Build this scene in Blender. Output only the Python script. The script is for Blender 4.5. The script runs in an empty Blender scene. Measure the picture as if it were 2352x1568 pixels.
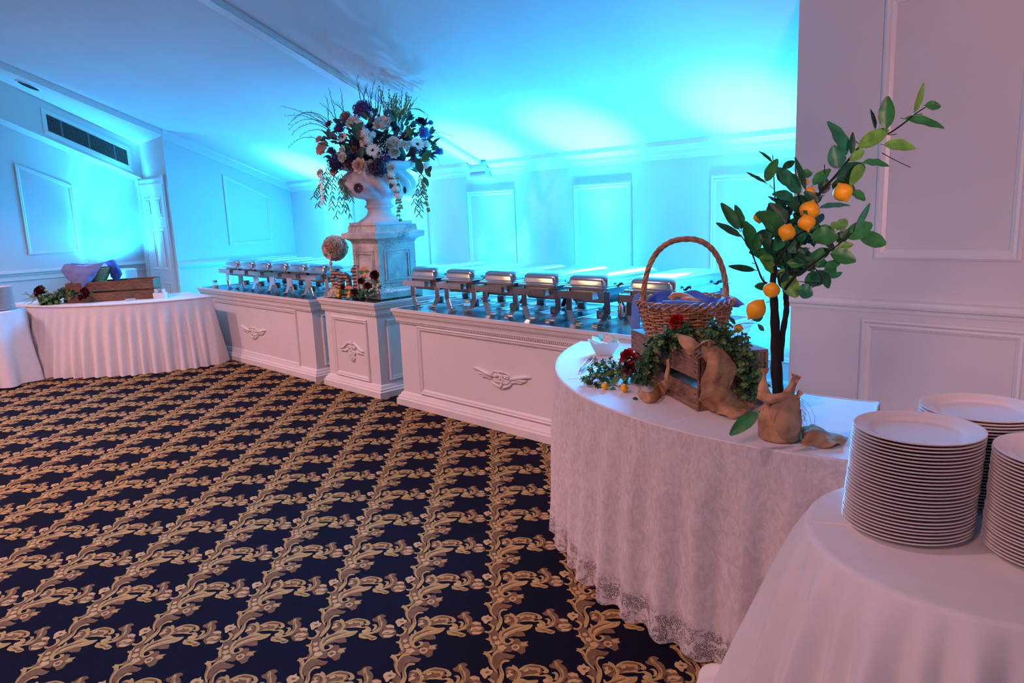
import bpy, bmesh, math, random
from math import pi, sin, cos, radians
from mathutils import Vector, Matrix, noise
from mathutils.geometry import tessellate_polygon

random.seed(7)
S = bpy.context.scene
COL = S.collection

# ------------------------------------------------------------------ camera
cam_d = bpy.data.cameras.new('camera')
cam_d.sensor_width = 36.0
cam_d.lens = 1680.0 / 2352.0 * 36.0
cam_d.clip_start = 0.05
cam_d.clip_end = 100
cam = bpy.data.objects.new('camera', cam_d)
COL.objects.link(cam)
R = [[0.706072, 0.706986, -0.040411], [0.099761, -0.155805, -0.982737], [-0.701078, 0.689852, -0.180539]]
cam.matrix_world = Matrix(((R[0][0], -R[1][0], -R[2][0], 0), (R[0][1], -R[1][1], -R[2][1], 0),
                           (R[0][2], -R[1][2], -R[2][2], 1.5), (0, 0, 0, 1)))
S.camera = cam

# ------------------------------------------------------------------ world, lights, exposure
S.view_settings.view_transform = 'Standard'
S.view_settings.look = 'None'
S.view_settings.exposure = 0.0
S.view_settings.gamma = 1.0
S.view_settings.use_curve_mapping = False
W = bpy.data.worlds.new('world')
S.world = W
W.use_nodes = True
W.node_tree.nodes['Background'].inputs[0].default_value = (0.02, 0.012, 0.01, 1)
W.node_tree.nodes['Background'].inputs[1].default_value = 1.0

def spot(name, loc, target, color, power, size_deg, blend, radius=0.05):
    d = bpy.data.lights.new(name, 'SPOT')
    d.color = color; d.energy = power; d.spot_size = radians(size_deg); d.spot_blend = blend
    d.shadow_soft_size = radius
    o = bpy.data.objects.new(name, d)
    COL.objects.link(o)
    o.location = loc
    o.rotation_euler = (Vector(target) - Vector(loc)).to_track_quat('-Z', 'Y').to_euler()
    return o

def area(name, loc, target, color, power, sx, sy):
    d = bpy.data.lights.new(name, 'AREA')
    d.shape = 'RECTANGLE'; d.size = sx; d.size_y = sy
    d.color = color; d.energy = power
    o = bpy.data.objects.new(name, d)
    COL.objects.link(o)
    o.location = loc
    o.rotation_euler = (Vector(target) - Vector(loc)).to_track_quat('-Z', 'Y').to_euler()
    return o

BLUE = (0.012, 0.36, 1.0)
CORE = (0.034, 0.52, 1.0)
UP = [(-8.55, 4.98), (-6.95, 4.98), (-5.45, 4.98), (-4.12, 4.98), (-2.55, 4.95)]
for ux, uy in UP:                       # LED floor cans along the back wall
    spot('uplight_wash', (ux, uy, 0.16), (ux, uy - 0.25, 2.0), BLUE, 125, 150, 0.8, 0.06)
    spot('uplight_beam', (ux, uy, 0.17), (ux, uy - 0.02, 2.0), CORE, 2900, 37, 1.0, 0.05)
    spot('uplight_halo', (ux, uy, 0.17), (ux, uy - 0.02, 2.0), CORE, 300, 74, 1.0, 0.05)
spot('uplight_wash', (-9.3, 4.35, 0.16), (-9.25, 4.3, 2.0), BLUE, 75, 165, 0.6, 0.06)
spot('uplight_wash', (-10.55, 3.3, 0.97), (-10.7, 3.0, 2.2), BLUE, 130, 160, 0.7, 0.06)
spot('uplight_beam', (-10.62, 3.25, 0.97), (-10.66, 3.1, 2.2), CORE, 260, 70, 1.0, 0.05)
spot('uplight_beam', (-9.95, 2.55, 0.10), (-10.40, 3.0, 0.86), CORE, 1500, 46, 1.0, 0.05)
spot('added_blue_fill', (-3.2, 4.85, 1.75), (-1.5, 1.9, 0.5), BLUE, 1100, 104, 0.8, 0.35)  # added fill by the back wall that turns the near tables blue
spot('added_blue_fill', (-7.2, 4.85, 1.75), (-8.0, 2.2, 0.5), BLUE, 480, 104, 0.8, 0.35)  # second added blue fill, aimed at the far left table
WARM = (1.0, 0.49, 0.52)
for wx, wy, wp in ((-8.4, 0.0, 320), (-5.2, 0.0, 560), (-2.9, -0.4, 190), (-8.8, -3.6, 600)):   # recessed downlights; the last is added to warm the walls the lids mirror
    spot('warm_downlight_and_fill', (wx, wy, 3.85), (wx, wy + 0.5, 0.0), WARM, wp, 110, 0.5, 0.12)
spot('added_flower_fill', (-4.4, -0.8, 2.7), (-5.3, 3.6, 1.95), WARM, 170, 24, 0.7, 0.1)  # added warm fill on the urn flowers
area('warm_glint_and_fill', (-9.6, -5.4, 1.7), (-4.0, 2.0, 0.9), (1.0, 0.58, 0.22), 48, 1.9, 0.6)  # rear panel added for gold glints in the chafer lids
spot('warm_glint_and_fill', (0.9, 0.3, 1.7), (-0.3, 3.9, 1.75), WARM, 235, 64, 0.6, 0.3)  # added spot that fills the right wall
spot('warm_downlight_and_fill', (-0.3, -1.5, 2.7), (-1.3, 2.2, 0.3), WARM, 160, 44, 0.6, 0.25)  # added fill for the lace and round table fronts

# ------------------------------------------------------------------ mesh helpers
class MB:
    def __init__(s):
        s.v = []; s.f = []; s.m = []
    def add(s, vs, fs, mi=0):
        b = len(s.v)
        s.v += [tuple(p) for p in vs]
        for f in fs:
            s.f.append(tuple(b + i for i in f)); s.m.append(mi)
        return s
    def box(s, a, b, mi=0):
        x0, y0, z0 = a; x1, y1, z1 = b
        return s.add([(x0, y0, z0), (x1, y0, z0), (x1, y1, z0), (x0, y1, z0), (x0, y0, z1), (x1, y0, z1), (x1, y1, z1), (x0, y1, z1)],
                     [(0, 3, 2, 1), (4, 5, 6, 7), (0, 1, 5, 4), (1, 2, 6, 5), (2, 3, 7, 6), (3, 0, 4, 7)], mi)
    def tbox(s, mat, a, b, mi=0):
        n = len(s.v); s.box(a, b, mi)
        s.v[n:] = [tuple(mat @ Vector(p)) for p in s.v[n:]]
        return s
    def loft(s, rings, cap=True, closed=True, mi=0):
        n = len(rings[0]); vs = [p for r in rings for p in r]; fs = []
        for k in range(len(rings) - 1):
            for i in range(n if closed else n - 1):
                j = (i + 1) % n
                fs.append((k * n + i, k * n + j, (k + 1) * n + j, (k + 1) * n + i))
        if cap and closed:
            fs.append(tuple(range(n - 1, -1, -1)))
            fs.append(tuple((len(rings) - 1) * n + i for i in range(n)))
        return s.add(vs, fs, mi)
    def lathe(s, prof, c=(0, 0, 0), n=32, cap=True, sx=1, sy=1, mi=0):
        rings = [[(c[0] + r * sx * cos(2 * pi * i / n), c[1] + r * sy * sin(2 * pi * i / n), c[2] + z) for i in range(n)] for r, z in prof]
        return s.loft(rings, cap, True, mi)
    def tube(s, pts, r, n=6, closed=False, mi=0, flat=None):
        pts = [Vector(p) for p in pts]; N = len(pts)
        rr = r if isinstance(r, (list, tuple)) else [r] * N
        rings = []; up = None
        for i, p in enumerate(pts):
            if closed: t = pts[(i + 1) % N] - pts[i - 1]
            else: t = pts[min(i + 1, N - 1)] - pts[max(i - 1, 0)]
            if t.length < 1e-9: t = Vector((0, 0, 1))
            t.normalize()
            if up is None:
                up = Vector((0, 0, 1)) if abs(t.z) < 0.9 else Vector((1, 0, 0))
            u = up - t * up.dot(t)
            if u.length < 1e-6: u = t.orthogonal()
            u.normalize(); w = t.cross(u); up = u
            fl = flat or 1.0
            rings.append([p + u * (rr[i] * cos(2 * pi * k / n)) + w * (rr[i] * fl * sin(2 * pi * k / n)) for k in range(n)])
        if closed:
            rings.append(rings[0])
            return s.loft(rings, False, True, mi)
        return s.loft(rings, True, True, mi)
    def grid(s, fn, nu, nv, cu=False, mi=0):
        vs = [fn(i / nu, j / nv) for j in range(nv + 1) for i in range(nu + (0 if cu else 1))]
        w = nu if cu else nu + 1; fs = []
        for j in range(nv):
            for i in range(nu):
                i2 = (i + 1) % w
                fs.append((j * w + i, j * w + i2, (j + 1) * w + i2, (j + 1) * w + i))
        return s.add(vs, fs, mi)
    def prism(s, poly, h0, h1, fr=None, mi=0):
        # poly in 2D extruded between h0 and h1 along the third axis of fr(u,v,h)
        fr = fr or (lambda u, v, h: (u, v, h))
        n = len(poly)
        tris = tessellate_polygon([[Vector((p[0], p[1], 0)) for p in poly]])
        vs = [fr(p[0], p[1], h0) for p in poly] + [fr(p[0], p[1], h1) for p in poly]
        fs = [tuple(t) for t in tris] + [tuple(n + i for i in reversed(t)) for t in tris]
        fs += [(i, (i + 1) % n, n + (i + 1) % n, n + i) for i in range(n)]
        return s.add(vs, fs, mi)
    def strip(s, path, sec, nrm, closed=True, mi=0):
        # mitred moulding: section (offset inward, height) run along a planar polygon with normal nrm
        P = [Vector(p) for p in path]; nrm = Vector(nrm).normalized(); N = len(P); rings = []
        for i in range(N):
            a = (P[i] - P[i - 1]).normalized() if (closed or i > 0) else (P[1] - P[0]).normalized()
            b = (P[(i + 1) % N] - P[i]).normalized() if (closed or i < N - 1) else a
            na = nrm.cross(a); nb = nrm.cross(b)
            m = na + nb; m = m / max(0.15, m.dot(na))
            rings.append([P[i] + m * o + nrm * h for o, h in sec])
        if closed:
            rings.append(rings[0]); return s.loft(rings, False, True, mi)
        return s.loft(rings, True, True, mi)
    def build(s, name, mat, parent=None, smooth=False, world=True, auto=None):
        me = bpy.data.meshes.new(name)
        vs = s.v
        if parent is not None and world:
            root = parent
            while root.parent: root = root.parent
            mi = base_matrix(root).inverted()
            vs = [tuple(mi @ Vector(p)) for p in vs]
        me.from_pydata(vs, [], s.f)
        mats = mat if isinstance(mat, (list, tuple)) else [mat]
        for m in mats: me.materials.append(m)
        if len(mats) > 1: me.polygons.foreach_set('material_index', s.m)
        bm = bmesh.new(); bm.from_mesh(me)
        bmesh.ops.recalc_face_normals(bm, faces=bm.faces)
        bm.to_mesh(me); bm.free()
        if smooth:
            me.polygons.foreach_set('use_smooth', [True] * len(me.polygons))
            if auto: me.set_sharp_from_angle(angle=radians(auto))
        o = bpy.data.objects.new(name, me)
        COL.objects.link(o)
        if parent is not None: o.parent = parent
        return o

def base_matrix(o):
    return Matrix.Translation(o.location) @ o.rotation_euler.to_matrix().to_4x4()

def tag(o, label, cat, group=None):
    o['label'] = label; o['category'] = cat
    if group: o['group'] = group
    return o

def thing(name, label, cat, loc=(0, 0, 0), rotz=0.0, group=None):
    o = bpy.data.objects.new(name, None)
    o.empty_display_size = 0.1
    COL.objects.link(o)
    o.location = loc; o.rotation_euler = (0, 0, rotz)
    return tag(o, label, cat, group)

def struct(o, kind='structure'):
    o['kind'] = kind
    return o

def kids(o):
    return [c for c in bpy.data.objects if c.parent is o]

def dup(root, label, loc=None, rotz=None, rot=None, group=None, tree=None):
    r = root.copy(); COL.objects.link(r)
    if loc is not None: r.location = loc
    if rotz is not None: r.rotation_euler = (0, 0, rotz)
    if rot is not None: r.rotation_euler = rot
    r['label'] = label
    if group: r['group'] = group
    tree = tree if tree is not None else [(c, kids(c)) for c in kids(root)]
    for c, gs in tree:
        cc = c.copy(); COL.objects.link(cc); cc.parent = r
        for g in gs:
            gg = g.copy(); COL.objects.link(gg); gg.parent = cc
    return r

def solid(o, t, off=0.0):
    m = o.modifiers.new('solidify', 'SOLIDIFY'); m.thickness = t; m.offset = off
    return o

def bevel(o, w, n=2):
    m = o.modifiers.new('bevel', 'BEVEL'); m.width = w; m.segments = n; m.limit_method = 'ANGLE'
    return o

def smoothstep(x):
    x = max(0.0, min(1.0, x)); return x * x * (3 - 2 * x)

def lerp(a, b, t): return a + (b - a) * t

def rrect(w, d, r, z, n=5, cx=0, cy=0):
    out = []
    for k, (sx, sy) in enumerate(((1, 1), (-1, 1), (-1, -1), (1, -1))):
        for i in range(n + 1):
            a = pi / 2 * (k + i / n)
            out.append((cx + sx * (w / 2 - r) + r * cos(a), cy + sy * (d / 2 - r) + r * sin(a), z))
    return out

# ------------------------------------------------------------------ materials
def s2l(c):
    return tuple(x / 12.92 if x <= 0.04045 else ((x + 0.055) / 1.055) ** 2.4 for x in c)

def mat(name, col, rough=0.5, metal=0.0, var=0.0, vscale=8.0, bump=0.0, bscale=60.0, col2=None, spec=None,
        coat=0.0, sheen=0.0, trans=0.0, stretch=None, emit=None, sub=0.0):
    m = bpy.data.materials.new(name); m.use_nodes = True
    nt = m.node_tree; N = nt.nodes; L = nt.links; b = N['Principled BSDF']
    c = s2l(tuple(x / 255 for x in col))
    b.inputs['Base Color'].default_value = (*c, 1)
    b.inputs['Roughness'].default_value = rough
    b.inputs['Metallic'].default_value = metal
    if spec is not None: b.inputs['Specular IOR Level'].default_value = spec
    if coat: b.inputs['Coat Weight'].default_value = coat
    if sheen: b.inputs['Sheen Weight'].default_value = sheen
    if trans: b.inputs['Transmission Weight'].default_value = trans
    if sub:
        b.inputs['Subsurface Weight'].default_value = sub
        b.inputs['Subsurface Radius'].default_value = (0.02, 0.01, 0.006)
    tc = N.new('ShaderNodeTexCoord'); mp = N.new('ShaderNodeMapping')
    L.new(tc.outputs['Object'], mp.inputs[0])
    if stretch: mp.inputs['Scale'].default_value = stretch
    if var or col2:
        nz = N.new('ShaderNodeTexNoise'); nz.inputs['Scale'].default_value = vscale; nz.inputs['Detail'].default_value = 5
        L.new(mp.outputs[0], nz.inputs[0])
        rp = N.new('ShaderNodeValToRGB')
        c2 = s2l(tuple(x / 255 for x in col2)) if col2 else tuple(min(1, x * (1 + var)) for x in c)
        c1 = c if col2 else tuple(x * (1 - var) for x in c)
        rp.color_ramp.elements[0].position = 0.35; rp.color_ramp.elements[0].color = (*c1, 1)
        rp.color_ramp.elements[1].position = 0.65; rp.color_ramp.elements[1].color = (*c2, 1)
        L.new(nz.outputs[0], rp.inputs[0]); L.new(rp.outputs[0], b.inputs['Base Color'])
    if bump:
        nb = N.new('ShaderNodeTexNoise'); nb.inputs['Scale'].default_value = bscale; nb.inputs['Detail'].default_value = 4
        L.new(mp.outputs[0], nb.inputs[0])
        bp = N.new('ShaderNodeBump'); bp.inputs['Strength'].default_value = bump; bp.inputs['Distance'].default_value = 0.004
        L.new(nb.outputs[0], bp.inputs['Height']); L.new(bp.outputs[0], b.inputs['Normal'])
    return m

def weave_mat(name, col, col2, rough=0.9, scale=900.0, bump=0.4):
    m = mat(name, col, rough, var=0.12, vscale=14)
    nt = m.node_tree; N = nt.nodes; L = nt.links; b = N['Principled BSDF']
    tc = N.new('ShaderNodeTexCoord')
    w1 = N.new('ShaderNodeTexWave'); w1.bands_direction = 'X'; w1.inputs['Scale'].default_value = scale / 20; w1.inputs['Distortion'].default_value = 1.5
    w2 = N.new('ShaderNodeTexWave'); w2.bands_direction = 'Z'; w2.inputs['Scale'].default_value = scale / 20; w2.inputs['Distortion'].default_value = 1.5
    for w in (w1, w2): L.new(tc.outputs['Object'], w.inputs[0])
    mx = N.new('ShaderNodeMath'); mx.operation = 'MULTIPLY'
    L.new(w1.outputs['Fac'], mx.inputs[0]); L.new(w2.outputs['Fac'], mx.inputs[1])
    nz = N.new('ShaderNodeTexNoise'); nz.inputs['Scale'].default_value = 22; nz.inputs['Detail'].default_value = 6
    L.new(tc.outputs['Object'], nz.inputs[0])
    ad = N.new('ShaderNodeMath'); ad.operation = 'MULTIPLY_ADD'; ad.inputs[1].default_value = 0.45
    L.new(mx.outputs[0], ad.inputs[0]); L.new(nz.outputs[0], ad.inputs[2])
    rp = N.new('ShaderNodeValToRGB')
    rp.color_ramp.elements[0].position = 0.35; rp.color_ramp.elements[0].color = (*s2l(tuple(x / 255 for x in col2)), 1)
    rp.color_ramp.elements[1].position = 0.85; rp.color_ramp.elements[1].color = (*s2l(tuple(x / 255 for x in col)), 1)
    L.new(ad.outputs[0], rp.inputs[0]); L.new(rp.outputs[0], b.inputs['Base Color'])
    bp = N.new('ShaderNodeBump'); bp.inputs['Strength'].default_value = bump; bp.inputs['Distance'].default_value = 0.002
    L.new(mx.outputs[0], bp.inputs['Height']); L.new(bp.outputs[0], b.inputs['Normal'])
    return m

def wood_mat(name, c1, c2, rough=0.75, scale=(1, 14, 14), rot=(0, 0, 0)):
    m = mat(name, c1, rough)
    nt = m.node_tree; N = nt.nodes; L = nt.links; b = N['Principled BSDF']
    tc = N.new('ShaderNodeTexCoord'); mp = N.new('ShaderNodeMapping'); mp.inputs['Scale'].default_value = scale
    mp.inputs['Rotation'].default_value = rot
    L.new(tc.outputs['Object'], mp.inputs[0])
    nz = N.new('ShaderNodeTexNoise'); nz.inputs['Scale'].default_value = 6; nz.inputs['Detail'].default_value = 8; nz.inputs['Distortion'].default_value = 0.6
    L.new(mp.outputs[0], nz.inputs[0])
    n2 = N.new('ShaderNodeTexNoise'); n2.inputs['Scale'].default_value = 9; n2.inputs['Detail'].default_value = 2
    L.new(tc.outputs['Object'], n2.inputs[0])
    ad = N.new('ShaderNodeMath'); ad.operation = 'MULTIPLY_ADD'; ad.inputs[1].default_value = 0.5
    L.new(n2.outputs[0], ad.inputs[0]); L.new(nz.outputs[0], ad.inputs[2])
    rp = N.new('ShaderNodeValToRGB')
    rp.color_ramp.elements[0].position = 0.5; rp.color_ramp.elements[0].color = (*s2l(tuple(x / 255 for x in c2)), 1)
    rp.color_ramp.elements[1].position = 0.92; rp.color_ramp.elements[1].color = (*s2l(tuple(x / 255 for x in c1)), 1)
    L.new(ad.outputs[0], rp.inputs[0]); L.new(rp.outputs[0], b.inputs['Base Color'])
    bp = N.new('ShaderNodeBump'); bp.inputs['Strength'].default_value = 0.5; bp.inputs['Distance'].default_value = 0.003
    L.new(nz.outputs[0], bp.inputs['Height']); L.new(bp.outputs[0], b.inputs['Normal'])
    return m

M_WALL = mat('wall_paint', (214, 212, 210), 0.55, var=0.015, vscale=3, bump=0.04, bscale=180)
M_CEIL = mat('ceiling_paint', (216, 214, 212), 0.7, var=0.02, vscale=2, bump=0.05, bscale=120)
M_TRIM = mat('trim_paint', (226, 224, 221), 0.35, var=0.01, bump=0.02, bscale=90)
M_CAB = mat('cabinet_paint', (226, 220, 216), 0.4, var=0.02, vscale=5, bump=0.03, bscale=70)
M_BLACKTOP = mat('black_laminate', (16, 17, 20), 0.22, bump=0.06, bscale=25, var=0.2, vscale=20)
M_CARPET = mat('navy_carpet', (16, 16, 34), 0.95, var=0.12, vscale=60, bump=0.6, bscale=700, spec=0.1)
M_CGOLD = mat('gold_carpet_yarn', (180, 152, 94), 0.95, var=0.10, vscale=45, bump=0.6, bscale=700, spec=0.1)
M_CBROWN = mat('brown_carpet_yarn', (122, 94, 68), 0.95, var=0.15, vscale=45, bump=0.6, bscale=700, spec=0.1)
M_CTAN = mat('tan_carpet_yarn', (198, 168, 116), 0.95, var=0.10, vscale=45, bump=0.6, bscale=700, spec=0.1)
M_STEEL = mat('polished_steel', (225, 225, 225), 0.16, 1.0, bump=0.02, bscale=30)
M_PAN = mat('brushed_steel_pan', (170, 166, 166), 0.34, 1.0, var=0.08, vscale=30)
M_BLACK = mat('black_plastic', (14, 14, 15), 0.4, bump=0.02)
M_CLOTH = mat('white_tablecloth', (225, 222, 220), 0.85, var=0.02, vscale=20, bump=0.12, bscale=350, sheen=0.2)
# ------------------------------------------------------------------ room shell
YB = 5.287; XL = -9.75; XA = -10.95; YJ = 3.61; XF = -10.6; YR = 3.906; XR = -1.765
def zc(y): return 1.952 + 0.401 * (YB - y)
YT = -0.6; ZT = zc(YT)

b = MB(); b.box((-12.5, -6.2, -0.1), (3.4, 5.6, 0.0))
floor = struct(b.build('floor', M_CARPET))

# carpet scroll work: one repeat traced on the floor plane, laid out on its lattice
def fl(a, bb):
    px, py = 1080 + a / 7.35, 1360 + bb / 7.35
    dx, dy = (px - 1176) / 1680, (py - 784) / 1680
    d = [R[0][k] * dx + R[1][k] * dy + R[2][k] for k in range(3)]
    t = -1.5 / d[2]
    return (d[0] * t, d[1] * t)
def circ(cx, cy, rx, ry=None, n=10, lob=0.0, k=5):
    ry = ry or rx
    return [(cx + rx * (1 + lob * cos(k * 2 * pi * i / n)) * cos(2 * pi * i / n), cy + ry * (1 + lob * cos(k * 2 * pi * i / n)) * sin(2 * pi * i / n)) for i in range(n)]
CB = [
 [(365,270),(420,210),(500,175),(580,195),(640,210),(715,215),(690,255),(640,270),(560,265),(500,285),(470,330),(455,400),(430,420),(385,350),(365,300)],
 [(240,670),(420,640),(440,560),(480,560),(450,700),(400,740),(335,730),(300,690)],
 [(345,740),(480,660),(500,800),(560,870),(700,900),(720,980),(690,1010),(560,1000),(430,1010),(430,930),(395,860),(345,790)],
 [(560,410),(620,385),(680,405),(715,460),(710,520),(680,560),(620,540),(580,490)],
 [(620,750),(700,700),(800,665),(900,665),(940,740),(860,745),(800,750),(740,735),(660,760),(600,800)],
 [(740,780),(830,785),(850,835),(940,830),(985,825),(960,880),(992,900),(920,930),(938,1010),(860,1052),(800,1005),(720,985),(690,920),(700,880),(745,840)],
 [(780,420),(870,392),(1100,392),(1130,450),(1050,470),(960,460),(860,500),(800,520)],
 [(1210,350),(1260,330),(1290,285),(1370,270),(1440,300),(1385,330),(1440,350),(1492,400),(1490,500),(1445,570),(1370,590),(1300,560),(1390,480),(1330,400),(1240,385)],
 [(1480,450),(1560,435),(1640,460),(1660,510),(1727,560),(1710,640),(1640,667),(1540,672),(1480,640),(1420,590),(1490,540)],
 [(380,430),(455,450),(470,520),(430,600),(400,540),(330,520),(350,480)],
]
CG = [
 [(220,205),(255,185),(310,190),(345,215),(358,250),(380,195),(430,150),(480,150),(545,155),(530,175),(450,190),(395,230),(365,280),(370,330),(400,390),(450,440),(455,460),(400,430),(345,370),(315,310),(305,260),(275,225)],
 [(640,295),(600,280),(540,280),(490,310),(462,360),(465,410),(482,460),(470,520),(440,560),(425,645),(470,655),(510,590),(540,530),(550,470),(530,420),(508,380),(520,335),(560,312),(610,310)],
 [(290,530),(350,530),(410,560),(415,610),(380,660),(320,690),(260,690),(230,660),(255,652),(310,665),(355,640),(370,600),(340,570)],
 [(315,710),(350,740),(342,790),(372,820),(397,870),(432,930),(415,990),(360,1022),(290,1037),(235,1027),(228,998),(300,1005),(358,982),(383,950),(370,902),(338,872),(328,820),(265,802),(258,783),(305,778),(323,750)],
 [(560,400),(620,372),(665,375),(670,345),(740,375),(778,435),(808,455),(802,505),(760,555),(700,595),(640,645),(650,600),(700,540),(722,490),(712,430),(675,402),(610,395)],
 [(500,650),(540,660),(535,585),(560,590),(585,625),(640,600),(720,560),(800,522),(900,555),(1065,542),(1030,607),(965,642),(900,657),(790,667),(690,707),(620,752),(580,802),(590,842),(630,866),(680,846),(690,817),(645,797),(660,780),(720,783),(747,815),(720,857),(660,887),(590,887),(530,857),(490,792),(478,720)],
 [(850,850),(910,845),(972,828),(940,872),(988,897),(900,917),(845,905)],
 [(770,400),(850,355),(950,336),(1070,350),(1160,373),(1217,420),(1207,452),(1150,462),(1118,442),(1150,420),(1110,392),(1080,402),(1092,440),(1060,462),(1030,412),(960,422),(920,402),(860,402),(820,422),(765,425)],
 [(835,502),(900,472),(980,472),(1060,452),(1087,488),(1180,468),(1252,500),(1282,545),(1250,582),(1190,572),(1130,542),(1180,520),(1150,497),(1080,502),(1000,492),(900,497)],
 [(1300,300),(1332,300),(1372,370),(1432,420),(1442,500),(1402,570),(1300,607),(1170,602),(1110,560),(1200,572),(1300,572),(1368,530),(1388,470),(1348,400),(1303,350)],
 [(1243,450),(1320,438),(1362,480),(1342,540),(1278,552),(1308,510),(1308,470)],
 [(1090,590),(1180,590),(1280,610),(1390,640),(1442,665),(1412,702),(1330,707),(1290,682),(1210,682),(1110,662)],
]
CT = [
 [(190,430),(230,400),(265,405),(305,375),(320,410),(382,425),(375,455),(350,485),(300,500),(275,537),(240,530),(215,490),(187,465)],
 circ(417, 772, 40, 30, 15, 0.18), circ(462, 857, 54, 38, 15, 0.18), circ(537, 940, 76, 42, 15, 0.18),
 [(575,490),(630,452),(690,480),(660,500),(620,512),(590,530)], [(590,440),(640,420),(660,440),(610,460)],
 [(690,910),(760,880),(832,900),(832,960),(770,992),(705,960)],
 [(830,420),(900,402),(918,430),(850,450)], [(1125,545),(1180,530),(1225,560),(1180,590),(1130,580)],
 [(1490,470),(1560,450),(1640,465),(1655,505),(1570,520)], [(1500,550),(1600,530),(1700,555),(1640,602),(1560,612),(1482,605)],
 [(1520,622),(1600,620),(1705,620),(1660,662),(1550,662)],
 [(560,735),(600,690),(680,650),(800,600),(980,575),(800,640),(680,680),(600,740)],
]
CD = [
 [(530,760),(545,690),(620,640),(740,600),(900,575),(760,618),(640,662),(565,707),(548,768)], [(462,385),(476,340),(500,312),(522,302),(492,336),(480,380),(502,430),(522,482),(495,452)],
 [(700,418),(742,450),(746,502),(708,562),(725,500),(722,455)], [(860,382),(950,358),(1060,366),(1142,396),(1060,388),(950,378)], [(1326,330),(1372,400),(1418,470),(1402,532),(1390,460),(1350,400)],
 [(1500,602),(1560,572),(1642,590),(1560,592)], [(1540,500),(1600,502),(1642,488),(1600,518)], [(250,450),(300,438),(332,450),(290,468)], [(1150,620),(1240,632),(1330,660),(1230,648)], [(1420,660),(1350,690),(1300,670),(1350,665)],
 [(290,220),(325,260),(335,330),(385,395),(345,350),(318,300),(308,255)], [(350,970),(405,930),(380,900),(415,935),(380,1000)], [(720,930),(770,905),(810,930),(775,960),(735,955)],
]
def chaikin(P, n=1):
    for _ in range(n):
        Q = []
        for i in range(len(P)):
            a, c = P[i], P[(i + 1) % len(P)]
            Q += [(a[0] * .82 + c[0] * .18, a[1] * .82 + c[1] * .18), (a[0] * .18 + c[0] * .82, a[1] * .18 + c[1] * .82)]
        P = Q
    return P
LA = (0.22636, 0.22532); LB = (-0.23173, 0.21849)
def carpet():
    vs, fs, mi = [], [], []
    for li, polys in enumerate((CB, CG, CT, CD)):
        z = 0.0006 * (li + 1)
        for k, pl in enumerate(polys):
            P = [fl(*p) for p in (chaikin(pl) if len(pl) > 6 else pl)]; n = len(vs)
            vs += [(p[0], p[1], z + 0.00001 * k) for p in P]
            for t in tessellate_polygon([[Vector((p[0], p[1], 0)) for p in P]]):
                a, c, d = (P[i] for i in t)
                up = (c[0]-a[0])*(d[1]-a[1]) - (c[1]-a[1])*(d[0]-a[0]) > 0
                fs.append(tuple(n + i for i in (t if up else reversed(t)))); mi.append(0 if li == 3 else li)
    V, F, I = [], [], []
    for i in range(-40, 41):
        for j in range(-40, 41):
            ox, oy = i * LA[0] + j * LB[0], i * LA[1] + j * LB[1]
            cx, cy = -1.6 + ox, 1.5 + oy
            if not (-9.9 < cx < 1.2 and 0.1 < cy < 3.5): continue
            n = len(V)
            V += [(x + ox, y + oy, z) for x, y, z in vs]; F += [tuple(n + q for q in f) for f in fs]; I += mi
    me = bpy.data.meshes.new('carpet_scroll_pattern'); me.from_pydata(V, [], F)
    for m in (M_CBROWN, M_CGOLD, M_CTAN): me.materials.append(m)
    me.polygons.foreach_set('material_index', I)
    o = bpy.data.objects.new('carpet_scroll_pattern', me); COL.objects.link(o); o.parent = floor
    o['kind'] = 'stuff'; o['label'] = 'gold and brown scroll trellis woven into navy carpet'
carpet()

b = MB()                                   # raked ceiling over the buffet, level behind the camera
b.prism([(YB + .1, zc(YB + .1)), (YT, ZT), (-6.2, ZT), (-6.2, ZT + .12), (YT, ZT + .12), (YB + .1, zc(YB + .1) + .12)], XL, 3.4, lambda u, v, h: (h, u, v))
struct(b.build('ceiling', M_CEIL))
b = MB(); b.box((XL, YB, 0), (XR + 0.1, YB + 0.1, 2.05)); struct(b.build('wall_back', M_WALL))
b = MB()                                   # left wall beside the jog
b.prism([(YJ, 0), (YB + .1, 0), (YB + .1, zc(YB + .1)), (YJ, zc(YJ))], XL - 0.1, XL, lambda u, v, h: (h, u, v))
struct(b.build('wall_left', M_WALL))
def zs_hi(y): return 2.572 - 0.475 * (y - 3.5)      # top edge of the grille face
def zs_lo(y): return 2.125 - 0.465 * (y - 3.5)      # its bottom edge
b = MB(); b.prism([(-6.2, 0), (YJ, 0), (YJ, zs_lo(YJ)), (YT, zs_lo(YT)), (-6.2, zs_lo(YT))], XA - 0.1, XA, lambda u, v, h: (h, u, v))
struct(b.build('wall_alcove', M_WALL))
b = MB()                                   # boxed soffit carrying the grille
b.prism([(YJ, zs_lo(YJ)), (YT, zs_lo(YT)), (-6.2, zs_lo(YT)), (-6.2, zs_hi(YT)), (YT, zs_hi(YT)), (YJ, zs_hi(YJ))], XA - 0.1, XF, lambda u, v, h: (h, u, v))
struct(b.build('wall_soffit', M_WALL))
def zt_lo(y): return zc(y) - 0.075
b = MB()                                   # raked strip between soffit face and ceiling edge
def strip_z(x, y): y = max(y, YT); return lerp(zs_hi(y), zt_lo(y), (x - XF) / (XL - XF))
for dz in (0, .1):
    b.grid(lambda u, v: (lerp(XF - .03, XL, u), lerp(YJ, YT, v), strip_z(lerp(XF - .03, XL, u), lerp(YJ, YT, v)) + dz), 10, 24)
b.box((XF - .03, -6.2, zs_hi(YT) - .02), (XL, YT, zs_hi(YT) + .1))
struct(b.build('ceiling_alcove', M_CEIL))
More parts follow.
